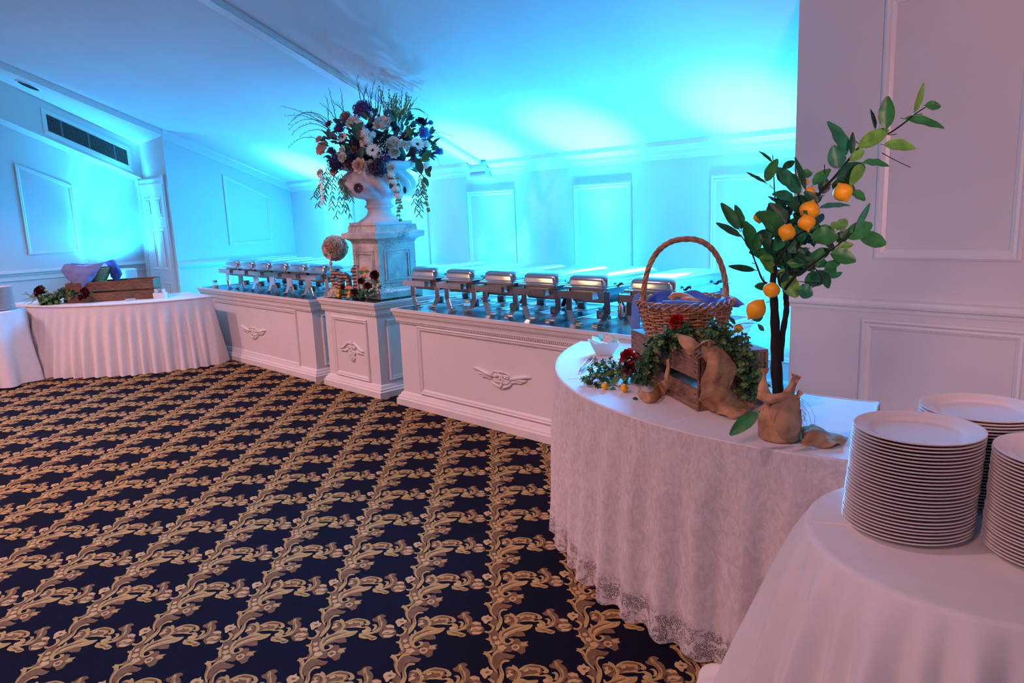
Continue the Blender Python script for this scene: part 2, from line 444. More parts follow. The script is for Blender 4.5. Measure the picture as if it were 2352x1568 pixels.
b = MB(); b.prism([(XA - .1, 0), (-10.76, 0), (-10.76, 1.97), (-9.9, 1.97), (-9.9, 0), (XL - .1, 0), (XL - .1, zc(YJ)), (XA - .1, zs_hi(YJ) + .1)], YJ, YJ + 0.1, lambda u, v, h: (u, h, v))
struct(b.build('wall_jog', M_WALL))
b = MB(); b.box((XR, YR, 0), (3.4, YR + .1, 2.56)); b.box((XR, YR + .1, 0), (XR + .1, YB, 2.05)); struct(b.build('wall_right', M_WALL))
b = MB(); b.box((3.3, -6.2, 0), (3.4, YR, ZT)); struct(b.build('wall_side', M_WALL))
b = MB(); b.box((-12.5, -6.3, 0), (3.4, -6.2, ZT)); struct(b.build('wall_rear', M_WALL))

# mouldings
CROWN = [(0, 0), (0, .02), (-.018, .02), (-.03, .055), (-.03, .07), (-.075, .085), (-.09, .10), (-.09, .0)]
def along_x(name, sec, x0, x1, y, z, m=M_TRIM):
    # sec: (out towards -y, up)
    b = MB(); b.loft([[(x, y - o, z + h) for o, h in sec] for x in (x0, x1)])
    return struct(b.build(name, m))
def along_y(name, sec, y0, y1, x, zf, m=M_TRIM):
    b = MB(); b.loft([[(x + o, y, zf(y) + h) for o, h in sec] for y in (y0, y1)])
    return struct(b.build(name, m))
CR = [(0, -.115), (.012, -.115), (.016, -.085), (.022, -.08), (.026, -.05), (.05, -.02), (.062, -.012), (.062, .025), (0, .025)]
RAIL = [(0, -.03), (.010, -.03), (.014, -.012), (.026, -.004), (.03, .008), (.022, .016), (.022, .028), (.01, .034), (0, .036)]
along_x('trim_1', CR, XL, XR, YB, 1.95)
along_y('trim_3', RAIL, YJ, YB, XL, lambda y: 0.93)
along_y('trim_4', RAIL, -6.2, YJ, XA, lambda y: 0.93)
along_x('trim_5', RAIL, XR - .02, 3.3, YR, 0.93)
along_y('trim_6', [(0, -.11), (.022, -.11), (.028, -.02), (.04, 0), (0, .02)], YJ, YB, XL, zc)
b = MB(); b.prism([(YJ, zc(YJ)), (YT, ZT), (YT, ZT - .075), (YJ, zc(YJ) - .075)], XL - .02, XL + .02, lambda u, v, h: (h, u, v)); struct(b.build('trim_7', M_TRIM))
b = MB(); b.box((XA, -6.2, 0.84), (XA + .014, YJ, 0.85)); struct(b.build('trim_8', M_TRIM))
b = MB()                                   # boxed batten running up the rake
for (x0, x1, d) in ((-.075, .075, .034), (-.055, .055, .044)):
    b.loft([[(-5.72 + x0, YB, zc(YB)), (-5.72 + x1, YB, zc(YB)), (-5.72 + x1, YB, zc(YB) - d), (-5.72 + x0, YB, zc(YB) - d)],
            [(-5.25 + x0, YT, ZT), (-5.25 + x1, YT, ZT), (-5.25 + x1, YT, ZT - d), (-5.25 + x0, YT, ZT - d)]])
struct(b.build('trim_9', M_TRIM))
b = MB()
for w, z0, z1, d in ((.20, 1.80, 1.825, .10), (.17, 1.825, 1.87, .075), (.19, 1.87, 1.90, .095), (.16, 1.90, 1.96, .085)):
    b.box((-5.70 - w / 2 * 1.4, YB - d, z0), (-5.70 + w / 2 * 1.4, YB, z1))
struct(b.build('trim_10', M_TRIM))
for k, (a, bb) in enumerate((((XL, YB), None), )):
    pass
def baseb(name, a, bb2, n):
    b = MB(); P = Vector((*a, 0)); Q = Vector((*bb2, 0)); nn = Vector(n)
    b.loft([[tuple(p + nn * o + Vector((0, 0, h))) for o, h in ((0, 0), (.014, 0), (.014, .09), (.006, .11), (0, .11))] for p in (P, Q)])
    return struct(b.build(name, M_TRIM))
baseb('baseboard_back', (XL, YB), (XR, YB), (0, -1, 0))
baseb('baseboard_left', (XL, YJ), (XL, YB), (1, 0, 0))
baseb('baseboard_alcove', (XA, -6.2), (XA, YJ), (1, 0, 0))
baseb('baseboard_right', (XR, YR), (3.3, YR), (0, -1, 0))

FR = [(0, 0), (0, .012), (.010, .018), (.018, .010), (.028, .012), (.040, .006), (.042, 0)]
tn = [10]
def frame(corners, nrm, sec=FR):
    tn[0] += 1
    b = MB(); b.strip(corners, sec, nrm)
    o = b.build('trim_%d' % tn[0], M_TRIM)
    return struct(o)
def fback(x0, x1, z0, z1, y=YB): return frame([(x0, y, z0), (x1, y, z0), (x1, y, z1), (x0, y, z1)], (0, -1, 0))
for x0, x1 in ((-8.86, -8.16), (-7.35, -6.65), (-5.95, -5.25), (-4.475, -3.83), (-3.06, -2.35)):
    fback(x0, x1, 0.25, 1.675)
FRW = [(0, 0), (0, .012), (.012, .02), (.022, .012), (.034, .014), (.05, .006), (.052, 0)]
def fright(x0, x1, z0, z1): return frame([(x0, YR, z0), (x1, YR, z0), (x1, YR, z1), (x0, YR, z1)], (0, -1, 0), FRW)
fright(-1.34, -0.715, 1.168, 2.42); fright(-1.385, -0.66, 0.24, 0.862)
fright(-0.43, 0.2, 1.168, 2.42); fright(-0.43, 0.25, 0.24, 0.862)
frame([(XL, 4.32, 1.145), (XL, 4.32, 2.085), (XL, 4.955, 1.79), (XL, 4.955, 1.145)][::-1], (1, 0, 0))
frame([(XL, 4.32, .22), (XL, 4.32, .80), (XL, 4.955, .80), (XL, 4.955, .22)][::-1], (1, 0, 0))
frame([(XA, 2.235, 1.15), (XA, 2.235, 2.285), (XA, 2.84, 2.01), (XA, 2.84, 1.15)][::-1], (1, 0, 0))
frame([(XA, 1.2, 1.15), (XA, 1.2, 2.77), (XA, 1.85, 2.46), (XA, 1.85, 1.15)][::-1], (1, 0, 0))

# door in the jog: six raised panels, casing, knob
door = MB().box((-10.72, YJ - .012, 0.01), (-9.94, YJ + .03, 1.958)).build('door_1', M_TRIM); struct(door)
dy = YJ - .012
for x0, x1 in ((-10.62, -10.37), (-10.27, -10.02)):
    for z0, z1 in ((1.55, 1.82), (0.86, 1.42), (0.16, 0.70)):
        b = MB(); b.strip([(x0, dy, z0), (x1, dy, z0), (x1, dy, z1), (x0, dy, z1)], [(0, 0), (.008, .006), (.03, .002), (.034, .0)], (0, -1, 0))
        b.box((x0 + .05, dy - .008, z0 + .05), (x1 - .05, dy, z1 - .05))
        b.build('door_panel', M_TRIM, door)
b = MB()
for x0, x1 in ((-10.83, -10.73), (-9.93, -9.83)):
    for dx0, dx1, d in ((0, 1, .014), (.15, .4, .02), (.6, .85, .02)):
        b.box((lerp(x0, x1, dx0), YJ - d, 0), (lerp(x0, x1, dx1), YJ, 1.98))
    b.box((x0 - .008, YJ - .026, 1.97), (x1 + .008, YJ, 2.08)); 
b.box((-10.73, YJ - .014, 1.95), (-9.93, YJ, 2.06)); b.box((-10.73, YJ - .022, 1.965), (-9.93, YJ, 1.99)); b.box((-10.73, YJ - .022, 2.025), (-9.93, YJ, 2.05))
struct(b.build('trim_%d' % (tn[0] + 1), M_TRIM)); tn[0] += 1

# air grille on the soffit face
def sof(y, t): return (XF, y, lerp(zs_lo(y), zs_hi(y), t))
vent = thing('air_vent', 'long dark louvred air vent set in the raked white soffit at upper left', 'vent', (XF, 2.93, 2.62))
ya, yb_ = 2.53, 3.50
b = MB(); b.strip([sof(ya, .10), sof(yb_, .10), sof(yb_, .77), sof(ya, .77)], [(0, 0), (0, .008), (.042, .012), (.05, .004), (.05, 0)], (1, 0, 0)); b.build('vent_frame', M_TRIM, vent)
M_DARK = mat('dark_recess', (10, 12, 16), 0.9)
b = MB(); P = [sof(ya + .05, .215), sof(yb_ - .05, .215), sof(yb_ - .05, .655), sof(ya + .05, .655)]
b.add([(p[0] + .002, p[1], p[2]) for p in P] + [(p[0] - .03, p[1], p[2]) for p in P], [(0, 1, 2, 3), (7, 6, 5, 4), (0, 4, 5, 1), (1, 5, 6, 2), (2, 6, 7, 3), (3, 7, 4, 0)])
b.build('vent_opening', M_DARK, vent)
M_GRILL = mat('grey_grille_metal', (120, 122, 124), 0.5, 0.3)
b = MB(); n = 62
for i in range(n + 1):
    y = lerp(ya + .06, yb_ - .06, i / n); w = .0022
    if i % 21 == 10: w = .006
    b.loft([[(XF + .003, y - w, lerp(zs_lo(y), zs_hi(y), t)), (XF + .003, y + w, lerp(zs_lo(y), zs_hi(y), t)), (XF + .012, y + w, lerp(zs_lo(y), zs_hi(y), t)), (XF + .012, y - w, lerp(zs_lo(y), zs_hi(y), t))] for t in (.225, .645)])
o = b.build('vent_louvre', M_GRILL, vent); o['kind'] = 'stuff'

# recessed can light in the raked strip
cl = thing('recessed_light', 'unlit round recessed ceiling light with black opening in the raked strip at far left', 'ceiling light', (-10.05, 2.299, 3.1))
y0 = 2.315
def strip_pt(x, y):
    return strip_z(x, y)
def disc(r, dz, n=28): return [(-10.07 + r * cos(2 * pi * i / n), y0 + r * .92 * sin(2 * pi * i / n), strip_pt(-10.07 + r * cos(2 * pi * i / n), y0 + r * .92 * sin(2 * pi * i / n)) + dz) for i in range(n)]
b = MB(); b.loft([disc(.135, 0), disc(.13, -.012), disc(.112, -.012), disc(.108, .0)], False); b.build('trim_ring', M_TRIM, cl, True)
b = MB(); b.loft([disc(.110, -.008), disc(.110, .004)], True); b.build('light_opening', M_DARK, cl)
# ------------------------------------------------------------------ buffet counters
def swirl(cx, cz, r0, r1, a0, turns, n=16):
    return [(cx + lerp(r0, r1, i / n) * cos(a0 + turns * 2 * pi * i / n), cz + lerp(r0, r1, i / n) * sin(a0 + turns * 2 * pi * i / n)) for i in range(n + 1)]
def ornament(name, cx, cz, w, h, y, parent, tall=False):
    b = MB()
    def tub(pts, r): b.tube([(cx + p[0] * w / 2, y - .004, cz + p[1] * h / 2) for p in pts], r, 6)
    for s in (-1, 1):
        tub([(s * p[0], p[1]) for p in swirl(.17, .22, .19, .02, -2.2, -1.5)], [lerp(.010, .006, i / 16) for i in range(17)])
        b.tube([(cx + s * (.17 + .155 * cos(a)) * w / 2, y - .004, cz + (.22 + .42 * sin(a)) * h / 2) for a in [i * .3 for i in range(18)]], .0055, 6)
        tub([(s * p[0], p[1]) for p in swirl(.14, -.15, .26, .05, 2.0, 1.1)], [lerp(.011, .005, i / 16) for i in range(17)])
        if tall:
            tub([(s * x, z) for x, z in ((.1, .55), (.25, .62), (.45, .45), (.62, .2), (.8, .1), (1, .05))], [.010, .012, .012, .012, .010, .004])
            tub([(s * x, z) for x, z in ((.35, .0), (.5, -.1), (.66, -.05), (.8, -.12), (.9, -.2))], [.006, .010, .011, .009, .004])
            tub([(s * x, z) for x, z in ((.0, -.95), (.1, -.8), (.2, -.6), (.12, -.4), (.05, -.3))], [.004, .010, .011, .008, .005])
        else:
            tub([(s * x, z) for x, z in ((.3, .1), (.48, .28), (.66, .45), (.84, .6), (1, .62))], [.010, .016, .015, .013, .005])
            tub([(s * x, z) for x, z in ((.34, -.1), (.5, .1), (.64, .2), (.78, .18), (.86, .28))], [.006, .011, .012, .010, .004])
            tub([(s * x, z) for x, z in ((.3, -.25), (.42, -.1), (.55, .0), (.66, -.05), (.74, .02))], [.005, .009, .010, .008, .003])
            tub([(s * x, z) for x, z in ((.02, -.95), (.1, -.75), (.22, -.6), (.3, -.45), (.36, -.28))], [.006, .011, .012, .010, .005])
    tub([(0, .85), (0, .55), (0, .3)] if tall else [(-.12, .6), (0, .7), (.12, .6)], [.004, .011, .006] if tall else [.007, .009, .007])
    tub([(0, -.9), (0, -.6), (0, -.3)], [.006, .014, .007])
    for s in (-1, 1):
        b.lathe([(.001, -.008), (.010, -.006), (.014, 0), (.010, .006), (.001, .008)], (cx + s * .16 * w / 2, y - .006, cz + .22 * h / 2), 8)
    return b.build(name, M_CAB, parent, True)

def counter(name, label, x0, x1, ztop, depth, fr, orn, tall=False):
    yf = 3.29
    t = thing(name, label, 'buffet counter', ((x0 + x1) / 2, yf + depth / 2, 0))
    ov = .045
    b = MB(); b.box((x0 + ov, yf + ov, .09), (x1 - ov, yf + depth - ov, ztop - .09)); b.build('body', M_CAB, t)
    def ring(o, z): return [(x0 + o, yf + o, z), (x1 - o, yf + o, z), (x1 - o, yf + depth - o, z), (x0 + o, yf + depth - o, z)]
    b = MB(); b.loft([ring(o, z) for o, z in ((ov, ztop - .115), (ov - .008, ztop - .112), (ov - .012, ztop - .098), (ov - .02, ztop - .094), (ov - .02, ztop - .082), (.022, ztop - .066), (.012, ztop - .05), (.006, ztop - .028), (.0, ztop - .02), (0, ztop), (.028, ztop), (.028, ztop - .012))], True)
    b.build('cornice', M_CAB, t)
    b = MB(); b.loft([ring(o, z) for o, z in ((.0, 0), (.0, .05), (.010, .056), (.012, .07), (.022, .076), (.03, .095), (ov, .105))], True); b.build('base_moulding', M_CAB, t)
    b = MB(); b.box((x0 + .028, yf + .028, ztop - .012), (x1 - .028, yf + depth - .028, ztop - .003)); b.build('countertop', M_BLACKTOP, t).__setitem__('label', 'glossy black countertop')
    b = MB(); n = int((x1 - x0) / .016)                      # rope bead under the cornice, front and right side
    for i in range(n):
        x = x0 + .03 + (x1 - x0 - .06) * i / n
        b.tbox(Matrix.Translation((x, yf + ov - .010, ztop - .104)) @ Matrix.Rotation(.7, 4, 'Y'), (-.0035, -.005, -.009), (.0035, .006, .009))
    n = int(depth / .016)
    for i in range(n):
        y = yf + .03 + (depth - .06) * i / n
        for xs in (x1 - ov + .010, x0 + ov - .010):
            b.tbox(Matrix.Translation((xs, y, ztop - .104)) @ Matrix.Rotation(.7, 4, 'X'), (-.006, -.0035, -.009), (.006, .0035, .009))
    o = b.build('rope_bead', M_CAB, t); o['kind'] = 'stuff'
    sec = [(0, 0), (0, .010), (.008, .018), (.016, .012), (.026, .012), (.036, .005), (.038, 0)]
    b = MB(); b.strip([(fr[0], yf + ov, fr[2]), (fr[1], yf + ov, fr[2]), (fr[1], yf + ov, fr[3]), (fr[0], yf + ov, fr[3])], sec, (0, -1, 0)); b.build('panel_frame', M_CAB, t)
    for xs, nx in ((x1 - ov, 1), (x0 + ov, -1)):
        pts = [(xs, yf + .13, .13), (xs, yf + depth - .13, .13), (xs, yf + depth - .13, ztop - .15), (xs, yf + .13, ztop - .15)]
        b = MB(); b.strip(pts if nx > 0 else pts[::-1], sec, (nx, 0, 0)); b.build('panel_frame', M_CAB, t)
    ornament('carved_ornament', *orn, yf + ov, t, tall)
    return t
counter('buffet_counter', 'long white buffet counter on the left under the far row of chafing dishes', -8.40, -5.915, .752, .98, (-8.08, -6.245, .09, .635), (-7.18, .338, .585, .145))
counter('pedestal_cabinet', 'narrow white panelled cabinet under the stone pedestal and flower urn', -5.775, -4.895, .787, 1.0, (-5.615, -5.08, .11, .635), (-5.337, .352, .37, .21), True)
counter('buffet_counter', 'long white buffet counter on the right under the near row of chafing dishes', -4.675, -2.15, .765, .98, (-4.405, -2.42, .115, .645), (-3.505, .357, .56, .145))
# ------------------------------------------------------------------ chafing dishes
def at(px, py, d):
    dx, dy = (px - 1176) / 1680, (py - 784) / 1680
    return Vector([(0, 0, 1.5)[k] + d * (R[0][k] * dx + R[1][k] * dy + R[2][k]) for k in range(3)])
def onz(px, py, z):
    dx, dy = (px - 1176) / 1680, (py - 784) / 1680
    v = [R[0][k] * dx + R[1][k] * dy + R[2][k] for k in range(3)]
    t = (z - 1.5) / v[2]
    return Vector((v[0] * t, v[1] * t, z))
FW = Vector(R[2]); RT = Vector(R[0]); UPV = -Vector(R[1])

def chafer(label, loc):
    t = thing('chafing_dish', label, 'chafing dish', loc, 0, 'stainless chafing dishes on the buffet counters')
    kw = dict(world=False)
    b = MB(); b.loft([rrect(w, l, r, z, 5, 0, .31) for w, l, r, z in ((.322, .604, .03, .238), (.322, .604, .03, .246), (.305, .588, .03, .250), (.303, .586, .035, .272), (.300, .582, .035, .290), (.280, .555, .035, .304), (.255, .52, .035, .312), (.19, .45, .05, .320), (.08, .30, .03, .323))])
    b.build('lid', M_STEEL, t, True, auto=50, **kw)
    b = MB(); b.loft([rrect(w, l, .018, z, 4, 0, .31) for w, l, z in ((.328, .62, .224), (.346, .64, .226), (.346, .64, .236), (.328, .62, .240))])
    b.build('rim', M_STEEL, t, **kw)
    b = MB(); b.loft([rrect(w, l, r, z, 5, 0, .31) for w, l, r, z in ((.24, .52, .03, .138), (.275, .555, .04, .141), (.290, .57, .045, .155), (.302, .585, .04, .224))])
    b.build('water_pan', M_PAN, t, True, auto=50, **kw)
    b = MB()                                     # folded handle bracket on the front
    b.box((-.175, -.050, .172), (-.02, -.046, .212)); b.box((-.018, -.050, .172), (.105, -.046, .212)); b.box((.101, -.05, .172), (.105, .02, .212)); b.box((-.175, -.05, .172), (-.171, .02, .212)); b.box((-.175, -.05, .210), (.105, .015, .214))
    b.build('front_handle', M_STEEL, t, **kw)
    def strap(path, w, y, th=.004):
        bb = MB(); n = len(path); L = []
        for i, (x, z) in enumerate(path):
            a = path[max(i - 1, 0)]; c = path[min(i + 1, n - 1)]
            dx, dz = c[0] - a[0], c[1] - a[1]; q = math.hypot(dx, dz); nx, nz = -dz / q * th / 2, dx / q * th / 2
            L.append([(x - nx, y, z - nz), (x + nx, y, z + nz), (x + nx, y + w, z + nz), (x - nx, y + w, z - nz)])
        bb.loft(L); return bb
    for s in (-1, 1):
        for y in (.03, .555):
            p = [(s * .150, .205), (s * .152, .082), (s * .112, .012), (s * .098, .002), (s * .080, .003), (s * .066, .016)]
            bb = MB(); n = len(p)
            # front and back straps face along y: thin in y, wide in x until the foot
            L = []
            for i, (x, z) in enumerate(p):
                hw = .019
                yy = y - .010 * (1 if y < .3 else -1) * (i > 1); wx, wy = hw * .97, hw * .22
                L.append([(x - wx - .001, yy - wy - .0018, z), (x + wx - .001, yy + wy - .0018, z), (x + wx + .001, yy + wy + .0018, z + .0035), (x - wx + .001, yy - wy + .0018, z + .0035)])
            bb.loft(L)
            bb.box((x - .02, y - .02, .001), (x + .02, y + .012, .005))
            bb.build('leg', M_STEEL, t, **kw)
    for s in (-1, 1):
        bb = MB(); bb.box((s * .100 - .012, .02, .030), (s * .100 + .012, .58, .034)); bb.box((s * .150 - .002, .03, .19), (s * .150 + .002, .57, .224)); bb.build('side_rail', M_STEEL, t, **kw)
    for ya in (.10, .38):
        b = MB(); b.box((-.112, ya, .026), (.112, ya + .14, .030)); b.build('fuel_shelf', M_STEEL, t, **kw)
    for y in (.17, .45):
        MB().lathe([(.001, .031), (.032, .031), (.034, .034), (.034, .066), (.030, .070), (.026, .068), (.001, .066)], (0, y, 0), 16).build('fuel_can', M_PAN, t, True, auto=40, **kw)
    for y in (.12, .46):
        b = MB(); b.tube([(.163, y, .236), (.176, y + .006, .252), (.182, y + .02, .258), (.178, y + .035, .246)], [.006, .008, .008, .005], 6); b.build('hinge_clip', M_BLACK, t, True, **kw)
    return t
cd0 = None
where_r = ['farthest left, beside the stone pedestal', 'second from the stone pedestal', 'third from the stone pedestal', 'fourth from the stone pedestal', 'fifth from the pedestal, left of the basket', 'farthest right, behind the basket handle']
xr = [-4.475, -4.06, -3.64, -3.255, -2.86, -2.39]
tree = None
for i, x in enumerate(xr):
    lab = 'steel chafing dish in the near row, ' + where_r[i]
    if cd0 is None:
        cd0 = chafer(lab, (x, 3.452, .7625)); bpy.context.view_layer.update(); tree = [(c, kids(c)) for c in kids(cd0)]
    else: dup(cd0, lab, (x, 3.452, .7625), tree=tree)
where_l = ['nearest the salt shaker', 'second from the salt shaker', 'third from the salt shaker', 'fourth from the salt shaker', 'fifth from the salt shaker', 'sixth, next to the flower ball']
for i, x in enumerate([-7.82, -7.464, -7.108, -6.752, -6.396, -6.04]):
    dup(cd0, 'steel chafing dish in the far row, ' + where_l[i], (x, 3.44, .7495), tree=tree)
# scalloped tongs ends hanging at the side of the fifth dish
for i, dx in enumerate((0, .052)):
    p = Vector((-2.625 + dx, 3.50, .86))
    t = thing('serving_tongs', 'scalloped steel serving tongs tip %s' % ('left of a pair hanging beside the sixth chafing dish', 'right of a pair hanging beside the sixth chafing dish')[i], 'tongs', p)
    b = MB(); ring = []
    for k in range(24):
        a = 2 * pi * k / 24; rr = 1 + .10 * cos(10 * a)
        ring.append((.021 * rr * cos(a), 0, .052 * rr * sin(a)))
    b.loft([[(q[0] * s_, y, q[2] * s_) for q in ring] for s_, y in ((.2, -.006), (.7, -.004), (1, .002), (1, .005), (.6, .0), (.2, -.002))])
    b.build('tongs_bowl', M_PAN, t, True, world=False, auto=40)
    b = MB(); b.tube([(0, .004, .05), (-.01, .01, .09), (-.02, .02, .105)], .005, 6); b.build('tongs_arm', M_STEEL, t, True, world=False)

# shaker at the far end of the left counter
M_GLASS = mat('clear_glass', (225, 235, 235), 0.05)
M_GLASS.node_tree.nodes['Principled BSDF'].inputs['Alpha'].default_value = .28
M_SALT = mat('beige_seasoning', (205, 180, 140), 0.9, bump=.2)
sp = Vector((-7.99, 3.335, .7495))
t = thing('salt_shaker', 'small glass shaker of beige seasoning at the far left end of the buffet', 'shaker', sp)
MB().lathe([(.026, 0), (.030, .004), (.030, .05), (.026, .068), (.022, .072)], n=16).build('glass_body', M_GLASS, t, True, world=False, auto=50)
MB().lathe([(.024, .005), (.026, .008), (.026, .036), (.001, .040)], n=16).build('seasoning', M_SALT, t, True, world=False, auto=50)
MB().lathe([(.024, .072), (.025, .088), (.018, .098), (.001, .100)], n=16).build('cap', M_STEEL, t, True, world=False, auto=50)

# ------------------------------------------------------------------ stone pedestal and urn
M_STONE = mat('weathered_stone', (178, 176, 172), 0.9, col2=(222, 218, 212), vscale=7, bump=0.7, bscale=45)
_nt = M_STONE.node_tree; _b = _nt.nodes['Principled BSDF']
_v = _nt.nodes.new('ShaderNodeTexNoise'); _v.inputs['Scale'].default_value = 90; _v.inputs['Detail'].default_value = 3
_v2 = _nt.nodes.new('ShaderNodeTexNoise'); _v2.inputs['Scale'].default_value = 5
_tc = _nt.nodes.new('ShaderNodeTexCoord')
for _q in (_v, _v2): _nt.links.new(_tc.outputs['Object'], _q.inputs[0])
_m = _nt.nodes.new('ShaderNodeMath'); _m.operation = 'MULTIPLY'; _nt.links.new(_v.outputs[0], _m.inputs[0]); _nt.links.new(_v2.outputs[0], _m.inputs[1])
_r = _nt.nodes.new('ShaderNodeValToRGB'); _r.color_ramp.elements[0].position = .30; _r.color_ramp.elements[0].color = (1, 1, 1, 1); _r.color_ramp.elements[1].position = .40; _r.color_ramp.elements[1].color = (.34, .34, .36, 1)
_nt.links.new(_m.outputs[0], _r.inputs[0])
_mx = _nt.nodes.new('ShaderNodeMix'); _mx.data_type = 'RGBA'; _mx.blend_type = 'MULTIPLY'; _mx.inputs[0].default_value = 1.0
_src = _b.inputs['Base Color'].links[0].from_socket
_nt.links.new(_src, _mx.inputs[6]); _nt.links.new(_r.outputs[0], _mx.inputs[7]); _nt.links.new(_mx.outputs[2], _b.inputs['Base Color'])
M_URN = mat('urn_stone', (190, 186, 188), 0.8, col2=(222, 218, 218), vscale=6, bump=0.4, bscale=30)

PX, PY, PZ = -5.275, 3.688, .787           # pedestal centre on its cabinet
ped = thing('stone_pedestal', 'square weathered stone pedestal with moulded cap under the flower urn', 'pedestal', (PX, PY, PZ))
def sq(hx, hy, z): return [(PX - hx, PY - hy, PZ + z), (PX + hx, PY - hy, PZ + z), (PX + hx, PY + hy, PZ + z), (PX - hx, PY + hy, PZ + z)]
H = .192
b = MB(); b.loft([sq(H + o, H + o, z) for o, z in ((.030, 0), (.030, .055), (.022, .062), (.014, .07), (.002, .088))]); bevel(b.build('plinth', M_STONE, ped), .004)
b = MB(); b.loft([sq(H + o, H + o, z) for o, z in ((.0, .086), (0, .46), (.006, .465), (.006, .475), (.016, .485))]); bevel(b.build('shaft', M_STONE, ped), .004)
b = MB(); b.loft([sq(H + o, H + o, z) for o, z in ((.016, .484), (.038, .498), (.060, .503), (.064, .545), (.058, .552), (.022, .556), (.015, .61))]); bevel(b.build('cap', M_STONE, ped), .005)
for n, u in (((0, -1, 0), (1, 0, 0)), ((1, 0, 0), (0, 1, 0)), ((-1, 0, 0), (0, -1, 0))):
    n = Vector(n); u = Vector(u); c = Vector((PX, PY, PZ)) + n * H
    pts = [c + u * a + Vector((0, 0, z)) for a, z in ((-.135, .13), (.135, .13), (.135, .405), (-.135, .405))]
    b = MB(); b.strip(pts, [(0, 0), (.002, .010), (.012, .010), (.014, .004), (.020, .004), (.022, .010), (.034, .010), (.036, 0)], n); b.build('raised_panel', M_STONE, ped)

UX, UY, UZ = -5.255, 3.66, PZ + .61
urn = thing('stone_urn', 'large pale stone urn with spiral fluted bowl on the square pedestal', 'urn', (UX, UY, UZ))
b = MB(); b.loft([[(UX + sx * .19, UY + sy * .19, UZ + z) for sx, sy in ((-1, -1), (1, -1), (1, 1), (-1, 1))] for z in (0, .028)]); bevel(b.build('square_foot', M_URN, urn), .004)
b = MB(); b.lathe([(.185, .028), (.182, .036), (.165, .048), (.125, .07), (.104, .095), (.098, .125), (.104, .140), (.122, .150), (.122, .160), (.108, .168), (.105, .20), (.118, .212), (.128, .218)], (UX, UY, UZ), 40); b.build('stem', M_URN, urn, True, auto=60)
def bowl(u, v):
    z = lerp(.216, .43, v)
    prof = [(0, .13), (.08, .20), (.2, .262), (.4, .302), (.6, .312), (.8, .296), (1, .262)]
    for (a, r0), (c, r1) in zip(prof, prof[1:]):
        if v <= c: r = lerp(r0, r1, (v - a) / (c - a)); break
    th = 2 * pi * u
    fl_ = abs(sin((th * 14 + v * 9) / 2)) ** .7
    r *= 1 + .17 * (fl_ - .7) * sin(pi * min(1, max(0, v * 1.0))) ** .5
    return (UX + r * cos(th), UY + r * sin(th), UZ + z)
b = MB(); b.grid(bowl, 224, 18, True); b.build('fluted_bowl', M_URN, urn, True)
b = MB(); b.lathe([(.262, .43), (.245, .44), (.245, .45), (.285, .462), (.335, .472), (.352, .485), (.352, .502), (.335, .510), (.30, .505), (.24, .48), (.22, .44), (.001, .42)], (UX, UY, UZ), 48); b.build('rim', M_URN, urn, True, auto=60)
# ------------------------------------------------------------------ flowers
M_GREEN = mat('leaf_green', (56, 112, 66), 0.5, var=0.25, vscale=30, sub=0.05)
M_DGREEN = mat('dark_leaf_green', (40, 80, 66), 0.5, var=0.25, vscale=20)
M_LGREEN = mat('pale_leaf_green', (120, 150, 84), 0.6, var=0.2, vscale=20)
M_WFLOW = mat('ivory_petal', (246, 240, 224), 0.6, var=0.05, vscale=20, sub=0.1)
M_PINK = mat('blush_petal', (250, 214, 190), 0.6, var=0.06, vscale=20, sub=0.1)
M_PURP = mat('purple_petal', (74, 44, 104), 0.6, var=0.25, vscale=20)
M_NAVY = mat('navy_petal', (28, 26, 66), 0.6, var=0.25, vscale=20)
M_PLUM = mat('dark_plum_petal', (46, 16, 48), 0.6, var=0.3, vscale=20)
M_BLUEF = mat('blue_petal', (78, 96, 168), 0.6, var=0.2, vscale=20)
M_RUST = mat('rust_petal', (150, 96, 84), 0.7, var=0.2, vscale=20)
M_RED = mat('red_rose_petal', (178, 14, 26), 0.5, var=0.2, vscale=15, sub=0.05)
M_DRED = mat('burgundy_petal', (98, 10, 28), 0.5, var=0.25, vscale=15)
M_ORANGE = mat('orange_petal', (240, 150, 92), 0.6, var=0.1, vscale=15)
M_LEMON = mat('lemon_peel', (248, 176, 28), 0.45, var=0.06, vscale=12, bump=.25, bscale=160, sub=0.08)
M_TWIG = mat('twig_bark', (62, 48, 38), 0.85, var=0.25, vscale=30, bump=.4)
M_CENTRE = mat('flower_centre', (60, 44, 28), 0.8, bump=.6, bscale=200)

def petal_pts(L_, w, curl, cup, base, tilt, az, nu=4, nv=4, ruf=0.0, ph=0.0, slim=False):
    rows = []
    for j in range(nv + 1):
        v = j / nv; row = []
        if slim: ww = w * (sin(pi * (0.12 + 0.80 * v ** .8)) ** .7)
        else: ww = w * (.30 + .70 * smoothstep(v * 1.5)) * (1 - .45 * v ** 5)
        for i in range(nu + 1):
            u = i / nu * 2 - 1
            x = u * ww / 2; l = L_ * v * (1 - .16 * u * u * v)
            a = tilt + curl * v
            if abs(curl) < 1e-3: r = base + l * sin(tilt); z = l * cos(tilt)
            else: r = base + l / max(v, 1e-6) * (cos(tilt) - cos(a)) / curl; z = l / max(v, 1e-6) * (sin(a) - sin(tilt)) / curl
            off = cup * u * u * ww + ruf * sin(5 * u + ph + 4 * v) * v
            rr = r - off * cos(a); zz = z + off * sin(a)
            row.append((rr * cos(az) - x * sin(az), rr * sin(az) + x * cos(az), zz))
        rows.append(row)
    return rows
def add_petal(b, *a, **k):
    rows = petal_pts(*a, **k); n = len(rows[0])
    vs = [p for r in rows for p in r]
    b.add(vs, [(j * n + i, j * n + i + 1, (j + 1) * n + i + 1, (j + 1) * n + i) for j in range(len(rows) - 1) for i in range(n - 1)])
